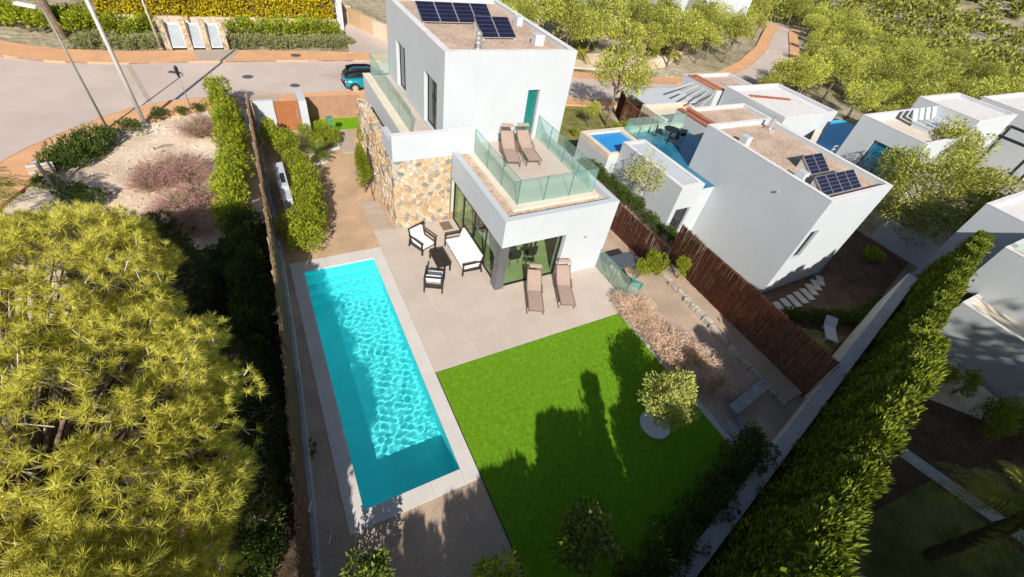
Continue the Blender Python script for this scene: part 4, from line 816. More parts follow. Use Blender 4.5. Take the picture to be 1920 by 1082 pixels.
for k in range(4): MB().bar((38.0, 11.45, -.55+k*.28), (42.0, 11.4, -.55+k*.28), .05, .05).build('rail', 'white', PB)
for k in range(7): MB().box(38.0+k*.66, 11.38, -.7, 38.05+k*.66, 11.44, .35).build('rail_post', 'white', PB)
HF = house('shaded_low_house', 'low blue grey shaded house under the big pine', 33.5, -1.0, 40.5, 4.2, -3, -.4, 'whiteb')
HG = house('right_edge_villa', 'large white villa at the right edge with stepped terraces', 26.3, -10.5, 36, -2.35, -2.4, .85, 'cream', par=.15)
house('x', HG, 28.0, -10.4, 36, -1.6, .66, 3.1, 'cream'); house('x', HG, 31.5, -1.5, 39, .7, -2.5, 3.3, 'whiteb')
rail(HG, [(28.4, -1.9), (28.4, -8)], 3.12, .9, [5])
HH = house('far_blue_villa', 'white villa with dark pergola at the far right edge', 64, 5.5, 74, 13, -5, 2.2, 'whiteb'); HH2 = thing('dark_pergola', (57, 6, -4), 'dark steel pergola before the far right villa', 'pergola')
for a in ((56, 5), (61, 5), (56, 8.6), (61, 8.6)): MB().box(a[0], a[1], -4, a[0]+.2, a[1]+.2, 1.2).build('post', 'dark_frame', HH2)
for y in (5, 8.6): MB().bar((56, y+.1, 1.3), (61.2, y+.1, 1.3), .2, .2).build('beam', 'dark_frame', HH2)
for x in (56.1, 61.1): MB().bar((x, 5, 1.31), (x, 8.8, 1.31), .2, .2).build('beam', 'dark_frame', HH2)
# far white villas
for i, (x0, y0, x1, y1, z1, lb) in enumerate([(43, 50, 50, 57, 5.2, 'white hillside villa among pines, left of the far group'), (51.5, 46, 54.5, 57, 4.6, 'narrow white hillside villa among the pines'), (60, 48, 70, 55, 2.5, 'wide white hillside villa beside the road bend'), (52, 9.5, 60, 14.5, 1.0, 'pale villa half hidden behind the roof lounger house'), (78, 66, 88, 74, 3.0, 'distant white villa above the road'), (30, 46, 38, 52, 3.2, 'white villa behind the pines across the street')]):
    house('hillside_villa', lb, x0, y0, x1, y1, gzf((x0+x1)/2, (y0+y1)/2)-.5, z1, 'whiteb', wins=[('s', x0+1, x0+2.6, z1-1.9, z1-.6, 1, 'glass_dark')])
# ================================================================ VEGETATION
ORD = 'first second third fourth fifth sixth seventh eighth ninth tenth eleventh twelfth thirteenth fourteenth fifteenth sixteenth seventeenth eighteenth nineteenth twentieth'.split()+['twenty-'+w for w in 'first second third fourth fifth sixth seventh eighth ninth'.split()]+['thirtieth']+['thirty-'+w for w in 'first second third fourth fifth sixth seventh eighth ninth'.split()]+['fortieth']+['forty-'+w for w in 'first second third fourth fifth sixth seventh eighth ninth'.split()]+['fiftieth']
def relabel(group, pat, key=None):
    L_ = [o for o in bpy.data.objects if o.get('group') == group]
    for i, o in enumerate(sorted(L_, key=key) if key else L_): o['label'] = pat.replace('#', ORD[i])
def cat2(L_): 
    Vs, Fs, k = [], [], 0
    for v, f in L_: Vs.append(v); Fs.append(f+k); k += len(v)
    return np.concatenate(Vs), np.concatenate(Fs)
def thing_from(name, label, cat, group, loc, parts, rz=None, s=(1, 1, 1)):
    o = thing(name, loc, label, cat, group, random.uniform(0, 6.28) if rz is None else rz); o.scale = s
    for n, me in parts: addobj(n, me, o, False)
    return o
def crown_mesh(name, c, rad, k, cr, n, ln, wd, mt, spread=.6, hollow=.55, squash=.8, low=-.6, up=0.):
    P, D, C = clumps(c, rad, k, cr, n, hollow, squash, low); D[:, 2] += up
    return npmesh(name, *leaves(P, D, ln, wd, spread), mt), C
def trunk_mesh(base, top, C, r, mt='bark', every=1, bend=.1):
    mb = MB(); b = Vector(base); t_ = Vector(top); mid = b.lerp(t_, .5)+Vector((random.uniform(-bend, bend), random.uniform(-bend, bend), 0))
    mb.tube([b, b.lerp(mid, .5), mid, mid.lerp(t_, .5), t_], [r, r*.85, r*.7, r*.5, r*.2], 8); limbs(mb, b, t_, C, r, every); return mb.mesh('trunk', mt, True)
# --- the big pines beside the camera
def big_pine(base, crowns, tufts, per, ln, wd, mt, label, r=.17, twig=.35):
    t = thing('pine_tree', base, label, 'pine tree'); Ps, Ds, Cs = [], [], []
    for (c, rad, k, cr, w) in crowns:
        P, D, C = clumps(c, rad, k, cr, int(tufts*w*.3), .62, .75, -.35); Ps.append(P); Ds.append(D); Cs.append(C)
        n = int(tufts*w*.7); u = unit(rng.normal(0, 1, (n*2, 3))); u = u[u[:, 2] > -.4][:n]; c = np.array(c); rad = np.array(rad)
        ph = rng.uniform(0, 6.28, 6); lo = np.sin(5*u[:, 0]+ph[0]+2*u[:, 2])*np.sin(4.5*u[:, 1]+ph[1]); mi = np.sin(12*u[:, 1]+8*u[:, 2]+ph[2])*np.sin(11*u[:, 0]+ph[3]); bump = .97+.11*lo+.07*mi+.05*np.sin(19*u[:, 0]-13*u[:, 1]+ph[4]); u = u[mi+.6*lo > -.62]; bump = bump[mi+.6*lo > -.62]
        Ps.append(c+u*rad*(bump*rng.uniform(.9, 1.05, len(u)))[:, None]); Ds.append(unit(u/rad)*1.0)
    P = np.concatenate(Ps); D = np.concatenate(Ds)*.8+np.array([-.15, -.35, .6]); C = np.concatenate(Cs)
    addobj('crown', npmesh('crown', *needles(P, D, per, ln, wd), mt), t)
    top = Vector(np.mean(C, 0))+Vector((0, 0, 1.0)); me = trunk_mesh(base, top, C, r, 'bark', 1, .25); addobj('trunk', me, t)
    tw = MB(); idx = rng.choice(len(P), int(len(P)*twig), False); Du = unit(D)
    for i in idx:
        p = Vector(P[i]); l = random.uniform(.2, .55); q = p-Vector(Du[i])*l+Vector((random.uniform(-.2, .2), random.uniform(-.2, .2), random.uniform(-.1, .1))); tw.tube([q, p], [.014, .007], 3, False)
    kind(tw.build('twigs', 'barkw', t), 'stuff'); return t
big_pine((-4.8, .8, gzf(-4.2, 1.6)), [((-4.75, 1.7, 3.3), (3.05, 3.6, 2.0), 110, .46, .48), ((-3.9, -2.3, 3.6), (2.0, 2.3, 1.6), 60, .42, .24), ((-5.4, 5.6, 4.0), (2.5, 2.7, 1.6), 70, .46, .28)], 16500, 34, .20, .0115, 'pine', 'large yellow green pine with long needle tufts filling the lower left corner')
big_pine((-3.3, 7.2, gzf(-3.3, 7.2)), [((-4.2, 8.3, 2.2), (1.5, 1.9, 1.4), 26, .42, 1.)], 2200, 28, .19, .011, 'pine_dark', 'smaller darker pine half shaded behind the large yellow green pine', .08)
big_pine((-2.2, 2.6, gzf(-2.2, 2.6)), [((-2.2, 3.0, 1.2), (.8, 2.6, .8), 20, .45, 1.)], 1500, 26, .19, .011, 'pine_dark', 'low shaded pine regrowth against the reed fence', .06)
# --- shrub prototypes (local, about 1 m radius .6)
def shrub_variants(tagn, n, mt, ln, wd, nv=3, rad=(.5, .5, .5), k=16, cr=.22, up=.2, squash=.9, low=-.5, c=(0, 0, .55)):
    out = []
    for i in range(nv):
        cm, C = crown_mesh('foliage', c, rad, k, cr, n, ln, wd, mt, .55, .5, squash, low, up); mb = MB()
        for p in C[:9]: mb.tube([(0, 0, 0), tuple(np.array(p)*.55+np.array([0, 0, .05])), tuple(p)], [.02, .012, .005], 4, False)
        out.append([('foliage', cm), ('stem', mb.mesh('stem', 'bark'))])
    return out
SH = shrub_variants('s', 1700, 'shrub', .10, .035); SHD = shrub_variants('d', 1500, 'shrubd', .10, .038); SHF = shrub_variants('f', 700, 'shrub', .16, .07); LOW = shrub_variants('l', 900, 'shrubd', .11, .045, rad=(.6, .6, .25), c=(0, 0, .25), low=-.1)
GCV = shrub_variants('g', 800, 'greyscrub', .12, .05, rad=(.65, .5, .16), c=(0, 0, .16), low=-.05)
def plant(var, name, label, group, x, y, h, w=None, z=None, cat='shrub'):
    w = w or h; return thing_from(name, label, cat, group, (x, y, gzf(x, y)+.02 if z is None else z), random.choice(var), None, (w, w*random.uniform(.9, 1.1), h))
lb = 'bright green shrub in the row along the outer side of the reed fence'
for i in range(12): y = 24.2-i*1.02; plant(SH, 'fence_shrub', lb, 'shrubs outside the reed fence', -1.5-.04*i+random.uniform(-.12, .12)-(.4 if i < 2 else 0), y, random.uniform(1.35, 1.75), 1.25, -.1)
for i in range(9): y = 12-i*1.1; plant(SHD, 'shaded_fence_shrub', 'dark shaded shrub outside the reed fence', 'shaded shrubs outside the reed fence', -1.6-.05*i, y, random.uniform(1.1, 1.5), 1.2, gzf(-1.6, y))  # darker leaf set puts the shade into these shrubs' colour
lb = 'leafy light green shrub in the row inside the reed fence'
for i, (x, y, h) in enumerate([(.75, 17.6, 1.5), (.62, 18.8, 1.2), (.85, 16.2, 1.3), (1.0, 14.9, 1.35), (.95, 13.7, 1.4), (.85, 12.6, 1.4), (.7, 11.6, 1.35), (.4, 10.75, 1.2), (.0, 19.6, 1.3), (.05, 11.6, 1.1)]): plant(SH, 'garden_shrub', lb, 'shrubs inside the reed fence', x, y, h, 1.15, 0)
for x, y, h, w in [(1.75, 19.3, 1.1, .7), (2.15, 18.6, .9, .6), (2.9, 19.1, .8, .8), (2.6, 20.0, .9, .8), (3.2, 19.5, .7, .6), (2.35, 19.9, .6, .5)]: plant(SH, 'bed_shrub', 'small shrub in the front garden bed near the rusty gate', 'front bed shrubs', x, y, h, w, 0)
lb = 'low dark green bush along the curved near pavement'
for x, y, s in [(-8.5, 19.2, 1.0), (-8.15, 19.8, 1.1), (-7.75, 20.4, 1.15), (-7.3, 21.0, 1.15), (-6.85, 21.6, 1.0), (-7.9, 19.3, 1.0), (-7.4, 20.0, 1.0), (-6.05, 22.55, .85), (-4.85, 23.75, .75), (-3.95, 24.2, .55), (-3.1, 24.4, .6), (-7.6, 16.6, .9), (-7.0, 16.0, .9), (-8.6, 17.9, .7)]: plant(LOW, 'pavement_bush', lb, 'bushes along the near pavement', x, y, s*1.35, s, gzf(x, y)+.02)
lb = 'green hedge shrub in the row across the street below the golden hedge'
for i in range(17):
    x = -9.6+i*1.0
    if -5 < x < -1: continue
    plant(SHF, 'street_hedge_shrub', lb, 'hedge shrubs across the street', x, 36.9+random.uniform(-.2, .2), 1.35, 1.25, 0)
for i in range(14): x = -13.5+i*.42; plant(SHF, 'corner_shrub', 'green shrub on the far street corner beside the palm trunk', 'shrubs on the far street corner', x*1.0-1, 37.5+random.uniform(-.5, 1.2)+max(0, -x-10)*.3, 1.4, 1.2, 0)
for i in range(20):
    x = -9.4+i*.86
    if -5 < x < -1.0: continue
    plant(GCV, 'ground_cover', 'low grey green ground cover mound behind the far pavement', 'ground cover across the street', x, 35.2+random.uniform(-.2, .4), 1.5, 1.2, .0)
# golden hedge
n = 15000; P = np.stack([rng.uniform(-8.6, 7.0, n), rng.uniform(38.65, 40.6, n), rng.uniform(.9, 4.0, n)], 1); fr_ = rng.random(n) < .75; P[fr_, 1] = 38.75+rng.normal(0, .1, fr_.sum())+.07*np.sin(P[fr_, 0]*2.3)
gh = thing('golden_hedge', (-.8, 39.4, .9), 'clipped golden yellow hedge above the stone wall across the street', 'hedge')
addobj('foliage', npmesh('foliage', *leaves(P, np.tile([0, -.7, .5], (n, 1)), .2, .10, .6), 'yellow'), gh); MB().box(-8.5, 38.95, .5, 6.9, 40.4, 3.8).build('hedge_core', 'soil', gh)
# --- conifer hedge along the south wall
HV = []
for i in range(4):
    P, D, C = clumps((0, 0, 2.45), (.55, .55, 2.3), 46, .34, 8500, .45, 1.3, -.98); D[:, 2] += .9
    sh_ = .32+.72*np.clip((4.9-P[:, 2])/4.4, 0, 1)**.6; P[:, :2] *= sh_[:, None]
    P[:, :2] *= 1.12; P[:, 2] = np.where(P[:, 2] > 4.35, 4.35-.3*(P[:, 2]-4.35), P[:, 2]); mb = MB().tube([(0, 0, 0), (0, 0, 2), (0, 0, 4.2)], [.08, .06, .02], 6); Pi = np.stack([rng.normal(0, .12, 2200), rng.normal(0, .12, 2200), rng.uniform(.2, 4.2, 2200)], 1)
    HV.append([('foliage', npmesh('foliage', *cat2([leaves(P, D, .125, .04, .45), leaves(Pi, rng.normal(0, 1, (2200, 3)), .17, .09, .3)]), 'hedge')), ('trunk', mb.mesh('trunk', 'bark'))])
x = -2.4; i = 0
while x < 29:
    if not (4.75 < x < 5.65):
        far = x > 15; z0 = -1.7 if x < 16 else -1.9; h = random.uniform(.94, 1.1)*(1.38 if x < 9 else (1.34 if x < 16 else 1.08)); tilt = .0
        o = thing_from('hedge_conifer', 'tall conifer in the dense hedge behind the pale south wall' if not far else 'sunlit tall conifer at the far end of the hedge by the right edge villa', 'conifer', 'conifers of the south hedge' if not far else 'far conifers of the hedge', (x, yw(x)-.98, z0), HV[i % 4], None, (.98, .98, h*random.uniform(.95, 1.06)))
    x += random.uniform(.46, .62); i += 1
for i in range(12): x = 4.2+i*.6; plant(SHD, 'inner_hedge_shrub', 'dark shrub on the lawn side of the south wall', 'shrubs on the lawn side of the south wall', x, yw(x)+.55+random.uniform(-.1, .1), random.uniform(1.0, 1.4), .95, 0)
# --- slim cypress by the garden wall
P, D, C = clumps((0, 0, 1.7), (.2, .2, 1.6), 40, .13, 5000, .3, 1.8, -1); D[:, 2] += 1.6; P[:, :2] *= (.5+.7*np.clip((3.3-P[:, 2])/2.2, 0, 1))[:, None]
thing_from('slim_cypress', 'slim upright cypress beside the stone garden wall', 'cypress', None, (3.5, 14.25, 0), [('foliage', npmesh('foliage', *leaves(P, D, .12, .03, .3), 'shrub')), ('trunk', MB().tube([(0, 0, 0), (0, 0, 2.6)], [.05, .01], 6).mesh('trunk', 'bark'))])
# --- lawn trees
def leaf_tree(name, label, base, c, rad, k, cr, n, ln, wd, mt, r=.05, cat='tree'):
    t = thing(name, base, label, cat); cm, C = crown_mesh('crown', c, rad, k, cr, n, ln, wd, mt, .7, .5, .9, -.8); addobj('crown', cm, t)
    addobj('trunk', trunk_mesh(base, (c[0], c[1], c[2]+rad[2]*.4), C, r, 'barkw'), t); return t
leaf_tree('lawn_tree', 'round pale olive green tree in the white pebble circle on the lawn', (8.95, -1.1, 0), (8.78, -1.1, 1.75), (.76, .76, .74), 70, .22, 7000, .085, .034, 'olive', .05)
leaf_tree('citrus_tree', 'dark leafy tree in the shade at the bottom of the lawn', (4.5, -3.1, 0), (4.42, -3.2, 1.55), (.62, .62, .9), 34, .24, 2600, .12, .055, 'citrus', .04)
leaf_tree('yard_bush', 'dark glossy bush on the gravel below the pool corner', (-.25, -1.6, 0), (-.25, -1.6, .9), (.42, .42, .6), 20, .2, 1300, .12, .05, 'citrus', .03, 'bush')
leaf_tree('yard_bush', 'sunlit bush top at the bottom edge beside the lawn', (2.35, -2.95, 0), (2.35, -2.95, 1.2), (.42, .42, .6), 18, .2, 1100, .12, .05, 'shrub', .03, 'bush')
for i, (x, y, h) in enumerate([(12.95, 4.75, .95), (13.5, 4.8, 1.25), (13.9, 4.65, 1.1), (14.6, 4.0, 1.0)]): plant(SHF if 0 else SH, 'side_yard_plant', ['small yellow green plant on the gravel nearest the garden table', 'tall leafy plant beside the end of the low brush fence', 'leafy plant touching the fence end post', 'round green plant inside the stone planter'][i], 'side yard plants', x, y, h, .62, .0 if i < 3 else .2)
for i in range(16): y = 13.5-i*.55; plant(SHD, 'neighbour_border_shrub', 'shrub in the border between the low brush fence and the white wing', 'border shrubs beside the white wing', 16.15+random.uniform(-.2, .2), y, random.uniform(.6, .9), .8, .0)
leaf_tree('olive_tree', 'thin silvery olive tree before the white neighbouring wall', (16.3, 8.9, 0), (16.5, 9.4, 2.1), (.8, .9, 1.0), 26, .3, 1700, .11, .035, 'olive', .04)
# --- ornamental grasses
def blades(n, h, spread, wd, droop, fuzz, fl, fw_, ground=.12):
    a = rng.uniform(0, 6.283, n); s = rng.uniform(.1, 1, n)**.7*spread; d = np.stack([np.cos(a)*s, np.sin(a)*s, np.ones(n)], 1); d = unit(d); l = (h*rng.uniform(.6, 1.1, n))[:, None]
    B = np.stack([np.cos(a), np.sin(a), np.zeros(n)], 1)*rng.uniform(0, ground, n)[:, None]; out = np.stack([np.cos(a), np.sin(a), np.zeros(n)], 1)
    side = unit(np.cross(d, [0, 0, 1.])); mid = B+d*l*.55; tip = B+d*l+out*l*droop*.6-np.array([0, 0, 1.])*l*droop*.5
    Vb = np.stack([B-side*wd, B+side*wd, mid+side*wd*.8, mid-side*wd*.8, mid-side*wd*.8, mid+side*wd*.8, tip+side*wd*.15, tip-side*wd*.15], 1).reshape(-1, 3)
    k = rng.integers(0, n, fuzz); t_ = rng.uniform(.25, 1.05, fuzz)[:, None]; Pf = mid[k]+(tip[k]-mid[k])*t_+rng.normal(0, .035, (fuzz, 3))
    Vf = leaves(Pf, (tip-mid)[k]/np.linalg.norm((tip-mid)[k], axis=1)[:, None], fl, fw_, .5)
    return (Vb, np.arange(8*n).reshape(-1, 4)), Vf
def grass_clump(label, x, y, z, h, spread, nb, nf, m1, m2, group, droop=.5, ground=.15, s=1.):
    b_, f_ = blades(nb, h, spread, .006, droop, nf, .09, .018, ground)
    return thing_from('grass_clump', label, 'ornamental grass', group, (x, y, z), [('blades', npmesh('blades', *b_, m1)), ('plumes', npmesh('plumes', *f_, m2))], None, (s, s, s))
for i, (x, y, s) in enumerate([(-3.2, 21.4, 1.), (-2.5, 21.9, .9), (-4.6, 17.3, 1.05), (-3.9, 17.7, 1.), (-3.5, 16.9, .9), (-5.0, 16.7, .9), (-3.9, 14.6, 1.), (-3.2, 15.2, .9), (-4.3, 13.4, 1.0), (-3.5, 12.9, .9)]):
    grass_clump('pink plumed ornamental grass clump on the sandy plot' , x, y, gzf(x, y)+.03, 1.15, 1.0, 420, 3600, 'greyscrub', 'pink', 'pink grasses on the plot', .45, .2, s)
for i, (x, y, s) in enumerate([(11.35, 3.0, .85), (11.3, 2.3, .8), (11.4, 1.6, .85), (11.45, .85, 1.0), (11.65, .1, 1.05), (11.95, -.75, .8), (11.3, 3.7, .55)]):
    grass_clump(['pale pinkish grass clump at the terrace corner', 'straw coloured grass clump, second along the lawn border', 'straw coloured grass clump in the middle of the lawn border row', 'large straw coloured grass clump along the lawn border', 'broad straw grass clump nearest the round lawn tree', 'shaded grass clump beside the bench', 'small pink grass tuft beside the windbreak'][i], x, y, 0, .98, .9, 420, 5200, 'straw', 'plume', 'grass clumps along the lawn border', .5, .13, s)
# --- palms
def frond(base, az, el, L_, n, ll, lw, droop=.9):
    t_ = np.linspace(0, 1, n); r = np.array([math.cos(az), math.sin(az), 0]); h = t_*math.cos(el)*L_; z = t_*math.sin(el)*L_-droop*L_*.55*t_**2.2
    P = np.array(base)+r*h[:, None]+np.array([0, 0, 1.])*z[:, None]; tan = unit(np.gradient(P, axis=0)); side = unit(np.cross(tan, [0, 0, 1.]))
    Vs = []
    for s in (-1, 1):
        d = unit(side*s+tan*.75+np.array([0, 0, -.12])+rng.normal(0, .08, (n, 3))); l = (ll*np.sin(np.clip(t_*.92+.08, 0, 1)*math.pi)**.6*rng.uniform(.85, 1.1, n)+.03)[:, None]; w_ = unit(np.cross(d, tan))*0+tan*lw
        Vs.append(np.stack([P, P+d*l*.5+w_, P+d*l, P+d*l*.5-w_], 1).reshape(-1, 3))
    Rb = np.stack([P[:-1]-side[:-1]*.012, P[:-1]+side[:-1]*.012, P[1:]+side[1:]*.012, P[1:]-side[1:]*.012], 1).reshape(-1, 3)
    V_ = np.concatenate(Vs+[Rb]); return V_, np.arange(len(V_)).reshape(-1, 4)
def palm(label, base, h, r, nf, L_, ll, lw, mt, elr=(-.3, 1.2), nl=34, lean=(0, 0), name='palm_tree', droop=.9):
    t = thing(name, base, label, 'palm'); b = Vector(base); top = b+Vector((lean[0], lean[1], h)); mb = MB(); pts = [b.lerp(top, q/10)+Vector((lean[0], lean[1], 0))*(-.15*math.sin(q/10*math.pi)) for q in range(11)]
    mb.tube(pts, [r*(1.12 if q % 2 else .94) for q in range(11)], 10); mb.build('trunk', 'bark', t)
    addobj('fronds', npmesh('fronds', *cat2([frond(top, random.uniform(0, 6.283), random.uniform(*elr), L_*random.uniform(.8, 1.1), nl, ll, lw, droop) for _ in range(nf)]), mt), t); return t
palm('sago palm with stiff green fronds in the white ring', (1.98, 17.85, .05), .3, .13, 42, .95, .16, .012, 'palm', (.1, 1.3), 30, name='sago_palm', droop=.35)
palm('palm whose frond tips reach in at the left edge', (-9.35, 14.0, -.1), 2.4, .16, 26, 2.0, .45, .02, 'palm', (-.2, 1.0))
palm('tall palm trunk on the far street corner', (-10.6, 36.8, 0), 6.6, .26, 30, 2.8, .6, .03, 'palmy', (-.6, .9), lean=(-.9, .9))
palm('sunlit yellow palm crown at the bottom right edge', (15.6, -7.9, -1.65), 4.1, .17, 34, 1.7, .42, .018, 'palmy', (-.5, 1.1), lean=(-.6, .2))
palm('young palm beside the brick edged annex', (30.3, 24.3, rz(30)), 1.0, .12, 18, 1.5, .35, .03, 'palmy', (0, 1.1)); palm('young palm on the dirt slope across the road', (31, 36, gzf(31, 36)), .8, .12, 18, 1.6, .35, .03, 'palmy', (0, 1.1)); palm('young palm near the road bend', (47, 38.5, gzf(47, 38.5)), .8, .12, 18, 1.5, .35, .03, 'palmy', (0, 1.1))
# --- forest pines
FV = []
for i in range(6):
    rad = (random.uniform(1.6, 2.1), random.uniform(1.6, 2.1), random.uniform(1.5, 2.1)); cz = 3.1+.3*(i % 3)
    cm, C = crown_mesh('crown', (0, 0, cz), rad, 34, .66, 4200, .23, .065, 'forest', .7, .5, .75, -.5, .2); FV.append([('crown', cm), ('trunk', trunk_mesh((0, 0, -.3), (.2, .1, cz+1), C, .13, 'bark', 2))])
def cdist(x, y, P):
    P = np.array(P); a = P[:-1]; b = P[1:]; d = b-a; q = np.array([x, y]); t_ = np.clip(((q-a)*d).sum(1)/(d*d).sum(1), 0, 1); return float(np.min(np.linalg.norm(a+d*t_[:, None]-q, axis=1)))
MIDL = (resample(NEAR, 60)+resample(FAR, 60))/2
BOX = [(o_.location.x, o_.location.y) for o_ in bpy.data.objects if o_.get('category') == 'house']
HB_ = [(42, 49, 51, 58), (50.5, 45, 55.5, 58), (59, 47, 71, 56), (51, 8.5, 61, 15.5), (77, 65, 89, 75), (29, 45, 39, 53), (31, 10, 54, 24), (62, 3, 76, 14), (54, 3, 63, 11)]
placed = []
def try_tree(x, y, s, mind, label, group):
    if cdist(x, y, MIDL) < (5.6 if x < 48 else 3.6)+s: return False
    if any(a-1 < x < c+1 and b-1.5 < y < d_+1 for a, b, c, d_ in HB_): return False
    if any((x-a)**2+(y-b)**2 < mind*mind for a, b in placed): return False
    placed.append((x, y)); thing_from('pine_tree', label, 'pine tree', group, (x, y, gzf(x, y)-.05), random.choice(FV), None, (s, s*random.uniform(.9, 1.1), s*random.uniform(.85, 1.15))); return True
c_ = 0
for _ in range(1500):
    if c_ >= 120: break
    x = random.uniform(13, 62); y = 36.3+random.random()**1.6*36
    c_ += try_tree(x, y, random.uniform(.75, 1.2), 2.4, 'yellow green pine on the dirt slope across the road', 'pines on the slope across the road')
c_ = 0
for _ in range(4000):
    if c_ >= 205: break
    x = 43+random.random()**1.5*75; y = random.uniform(9, 80)*(.4+x/130)
    c_ += try_tree(x, y, random.uniform(.65, 1.1), 2.6, 'yellow green pine in the dense wood right of the road', 'pines of the wood right of the road')
# far wood as one mass
Ps = []; n = 9000; X_ = 66+rng.random(n)**2.2*560; Y_ = X_*rng.uniform(.08, 1.25, n)+rng.uniform(-3, 20, n); ok = (np.hypot(X_, Y_) < 190) | (rng.random(n) < .35)
ok &= np.array([cdist(a_, b_, MIDL) > 7 if a_ < 105 else True for a_, b_ in zip(X_, Y_)]) & ~np.array([any(a-1.5 < x < c+1.5 and b-2 < y < d_+2 for a, b, c, d_ in HB_) or any((x-a)**2+(y-b)**2 < 5 for a, b in placed) if x < 150 else False for x, y in zip(X_, Y_)]); X_, Y_ = X_[ok], Y_[ok]; Z_ = gz(X_, Y_); S_ = rng.uniform(1.3, 2.4, len(X_)); rep = 50
c = np.repeat(np.stack([X_, Y_, Z_+S_*1.2], 1), rep, 0); q = unit(rng.normal(0, 1, c.shape)); P = c+q*np.repeat(S_, rep)[:, None]*rng.uniform(.5, 1., (len(c), 1))
far_o = addobj('far_wood', npmesh('far_wood', *leaves(P, q, .0055*np.hypot(P[:, 0], P[:, 1]), .0035*np.hypot(P[:, 0], P[:, 1]), .6), 'forest')); kind(far_o, 'stuff'); tag(far_o, 'distant mass of pine wood on the far hills', 'wood')
# individual trees near the houses, then unseen pines added for shade
def solo(x, y, z, s, label, v=0, sz=None): return thing_from('pine_tree', label, 'pine tree', None, (x, y, z), FV[v], None, (s, s, sz or s))
solo(23.2, 20.6, rz(23)-.1, .95, 'slender pine behind the villa by the far brush fence', 1, 1.15); solo(21.3, 20.4, rz(21)-.1, .35, 'small young pine on the grass behind the villa', 2)
BP, C = crown_mesh('crown', (0, 0, 4.3), (3.9, 3.7, 2.6), 120, .72, 24000, .22, .06, 'forest', .7, .5, .75, -.6, .2)
thing_from('pine_tree', 'big spreading pine between the neighbouring villa and the right edge villa', 'pine tree', None, (36.4, 3.6, -3.4), [('crown', BP), ('trunk', trunk_mesh((0, 0, 0), (.3, .2, 5.5), C, .22, 'barkw', 3, .3))])
for i, (x, y) in enumerate([(11, -13), (13.5, -12), (16, -13), (18.5, -12.2), (14.5, -15.5), (9, -11.5)]): thing_from('garden_pine', 'pine standing south of the dark garden', 'pine tree', 'pines south of the dark garden', (x, y, -1.7), FV[i % 6], None, (1.55, 1.55, 1.75))  # unseen pines added to keep the dark garden in shade
for i, (x, y) in enumerate([(14.5, -20), (17, -20.5), (19.5, -20), (22, -20.6), (24.5, -20), (27, -20.6), (29.5, -21)]): thing_from('tall_pine', ORD[i]+' tall pine from the left in the row far south of the right edge villa', 'pine tree', 'tall pines far south', (x, y, -1.8), FV[i % 6], None, (2.3, 2.3, 2.5))  # unseen row added to shade the villa while leaving its sky open
lb = 'bush on the dirt bank across the road'
for i in range(46):
    x = random.uniform(14, 60); y = 34.6+random.uniform(0, 7)+max(0, x-42)*.62
    if cdist(x, y, MIDL) > 5.4: plant(random.choice([SHF, GCV, SHD]), 'bank_bush', lb, 'bushes on the dirt bank', x, y, random.uniform(.6, 1.5), random.uniform(.8, 1.5))
struct(MB().prism([(13, 24.4), (24.8, 24.4), (24.8, 16.5), (14.2, 16.5)], lambda x, y: rz(x)-.4, lambda x, y: rz(x)-.03), 'side_grass', 'grassb')
struct(MB().prism([(12, 33.5), (34, 33.8), (44, 36.4), (52, 41), (47, 44), (36, 38.5), (12, 38)], lambda x, y: rz(x)-.4, lambda x, y: rz(x)+.05+max(0, y-35)*.05), 'dirt_bank', 'dirt')
for x, y, h in [(22.3, 18.4, 1.0), (22.9, 18.2, 1.2), (23.5, 18.0, 1.0), (19.0, 19, .5), (20.2, 22.5, .6)]: plant(SH, 'grass_bush', 'green bush on the grass behind the villa', 'bushes on the grass behind the villa', x, y, h, h, rz(x))
plant(SHF, 'yellow_garden_bush', 'small yellow bush on the dark soil of the neighbouring garden', None, 30.5, 2.6, .8, .9, -1.85)
for i in range(22): x = 16.2+i*.42; plant(LOW, 'neighbour_low_hedge', 'low dark hedge edging the neighbouring lawn', 'low hedge of the neighbouring garden', x+1.6, 1.0-.05*i+.5*math.sin(i*.3), .8, .7, -1.8)
# right hand dark garden
struct(MB().prism([(5, yw(5)-1.2), (26, yw(26)-1.2), (26, -14), (5, -14)], -1.9, -1.6), 'dark_garden', 'soil')
struct(MB().prism([(9, -7.0), (14.2, -6.2), (18.5, -6.6), (19, -10), (12, -11)], -1.9, -1.585), 'dark_garden_lawn', 'grassb')
struct(MB().prism([(10.2, -5.9), (11.8, -6.0), (15, -9.5), (13.4, -10)], -1.9, -1.575), 'dark_garden_patio', 'conc')
struct(MB().prism([(18.3, -5.5), (18.9, -5.4), (20.0, -9.5), (19.4, -9.6)], -1.9, -1.578), 'dark_garden_path', 'conc')
struct(MB().prism([(21.5, -2.6), (26.2, -2.2), (25.8, -7.2), (24.6, -7.2), (22.5, -4.6)], -1.9, -1.58), 'bare_soil_bed', 'dirt')
lb = 'rounded shrub before the right edge villa'
for x, y, s in [(22.6, -3.6, .8), (23.3, -4.3, .75), (23.9, -4.9, .75), (23.4, -6.2, .9), (24.2, -7.1, 1.0), (24.8, -7.7, 1.0), (22.6, -6.5, .8), (25.2, -8.4, 1.)]: plant(SH, 'villa_shrub', lb, 'shrubs before the right edge villa', x, y, s*1.8, s, -1.6)
for i in range(17): x = -6+i*1.3; thing_from('garden_conifer', 'tall conifer of the row south of the dark garden', 'conifer', 'tall conifers south of the dark garden', (x, (-10.2 if x < 9 else (-11.2 if x < 14 else -13.2))+random.uniform(-.3, .3), -1.7), HV[i % 4], None, (2.1, 2.1, random.uniform(1.3, 1.45)*(1 if x < 9 else 1.25)))  # unseen conifer row added to shade the hedge and garden
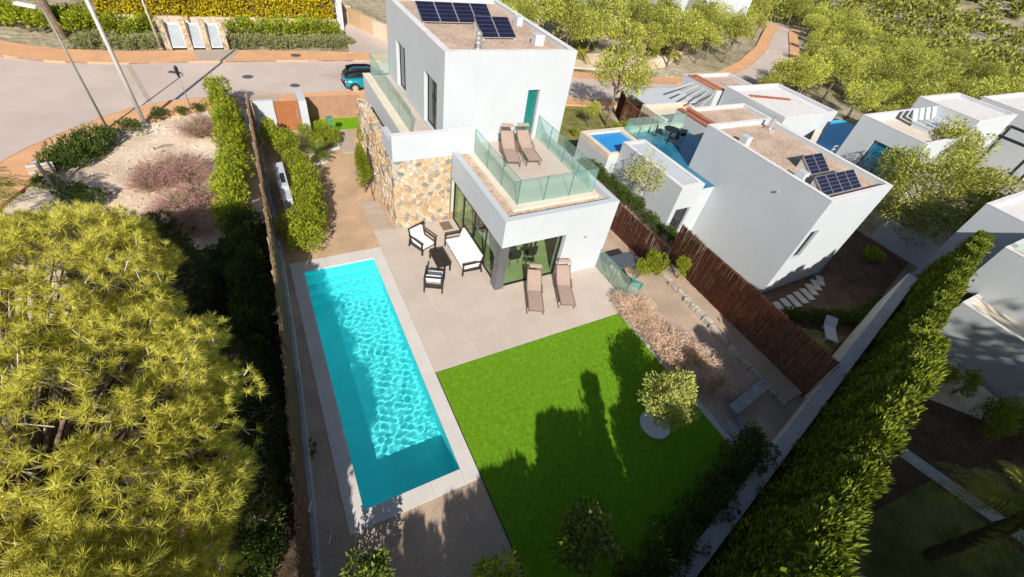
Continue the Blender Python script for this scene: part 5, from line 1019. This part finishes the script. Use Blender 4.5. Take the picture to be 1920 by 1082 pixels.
for i in range(26): x = -1.5-random.random()*2.2; y = -3+i*.55; plant(SHD, 'shaded_understory_shrub', 'dark shaded shrub on the pine litter under the large pine', 'shaded shrubs under the large pine', x, y, random.uniform(.6, 1.1), random.uniform(.8, 1.2), gzf(x, y))  # dark leaves filled in to deepen the shade painted on this ground
for g_, p_ in [('shrubs outside the reed fence', '# shrub from the street in the bright row outside the reed fence'), ('shaded shrubs outside the reed fence', '# shrub from the sunlit end of the shaded row outside the reed fence'), ('conifers of the south hedge', '# conifer from the camera end of the hedge behind the south wall'), ('far conifers of the hedge', '# sunlit conifer of the far hedge end counted towards the right edge villa'), ('shrubs on the lawn side of the south wall', '# dark shrub from the gravel yard along the lawn side of the south wall'), ('border shrubs beside the white wing', '# border shrub from the raised blue pool beside the white wing'), ('hedge shrubs across the street', '# hedge shrub from the left in the row below the golden hedge'), ('stepping stones by the neighbouring villa', '# stepping stone from the tall brush fence beside the neighbouring villa'), ('white loungers on the roof terrace', '# white lounger from the left on the pale roof terrace'), ('low hedge of the neighbouring garden', '# low hedge bush from the tall brush fence along the neighbouring lawn')]: relabel(g_, p_)
relabel('tall conifers south of the dark garden', '# tall conifer from the left in the row south of the dark garden', lambda o: o.location.x)
relabel('pines south of the dark garden', '# pine from the left south of the dark garden', lambda o: o.location.x)
relabel('bushes along the near pavement', '# low bush along the near pavement counted from the leaning bollard end', lambda o: o.location.y)
relabel('shrubs inside the reed fence', '# leafy shrub inside the reed fence counted from the pool end', lambda o: o.location.y)
relabel('pink grasses on the plot', '# pink plumed grass clump on the sandy plot counted from the pines', lambda o: o.location.y)
relabel('front bed shrubs', '# small shrub of the front garden bed counted from the sago palm', lambda o: o.location.y)
relabel('ground cover across the street', '# ground cover mound from the left behind the far pavement', lambda o: o.location.x)
relabel('shrubs on the far street corner', '# green shrub from the left on the far street corner', lambda o: o.location.x)
relabel('bushes on the dirt bank', '# bush from the left on the dirt bank across the road', lambda o: o.location.x)
relabel('shrubs before the right edge villa', '# rounded shrub before the right edge villa counted from the hedge', lambda o: -o.location.y)
relabel('bushes on the grass behind the villa', '# green bush on the grass behind the villa counted from the villa', lambda o: o.location.x)
relabel('shaded shrubs under the large pine', '# dark shrub on the pine litter counted from the bottom of the picture', lambda o: o.location.y)
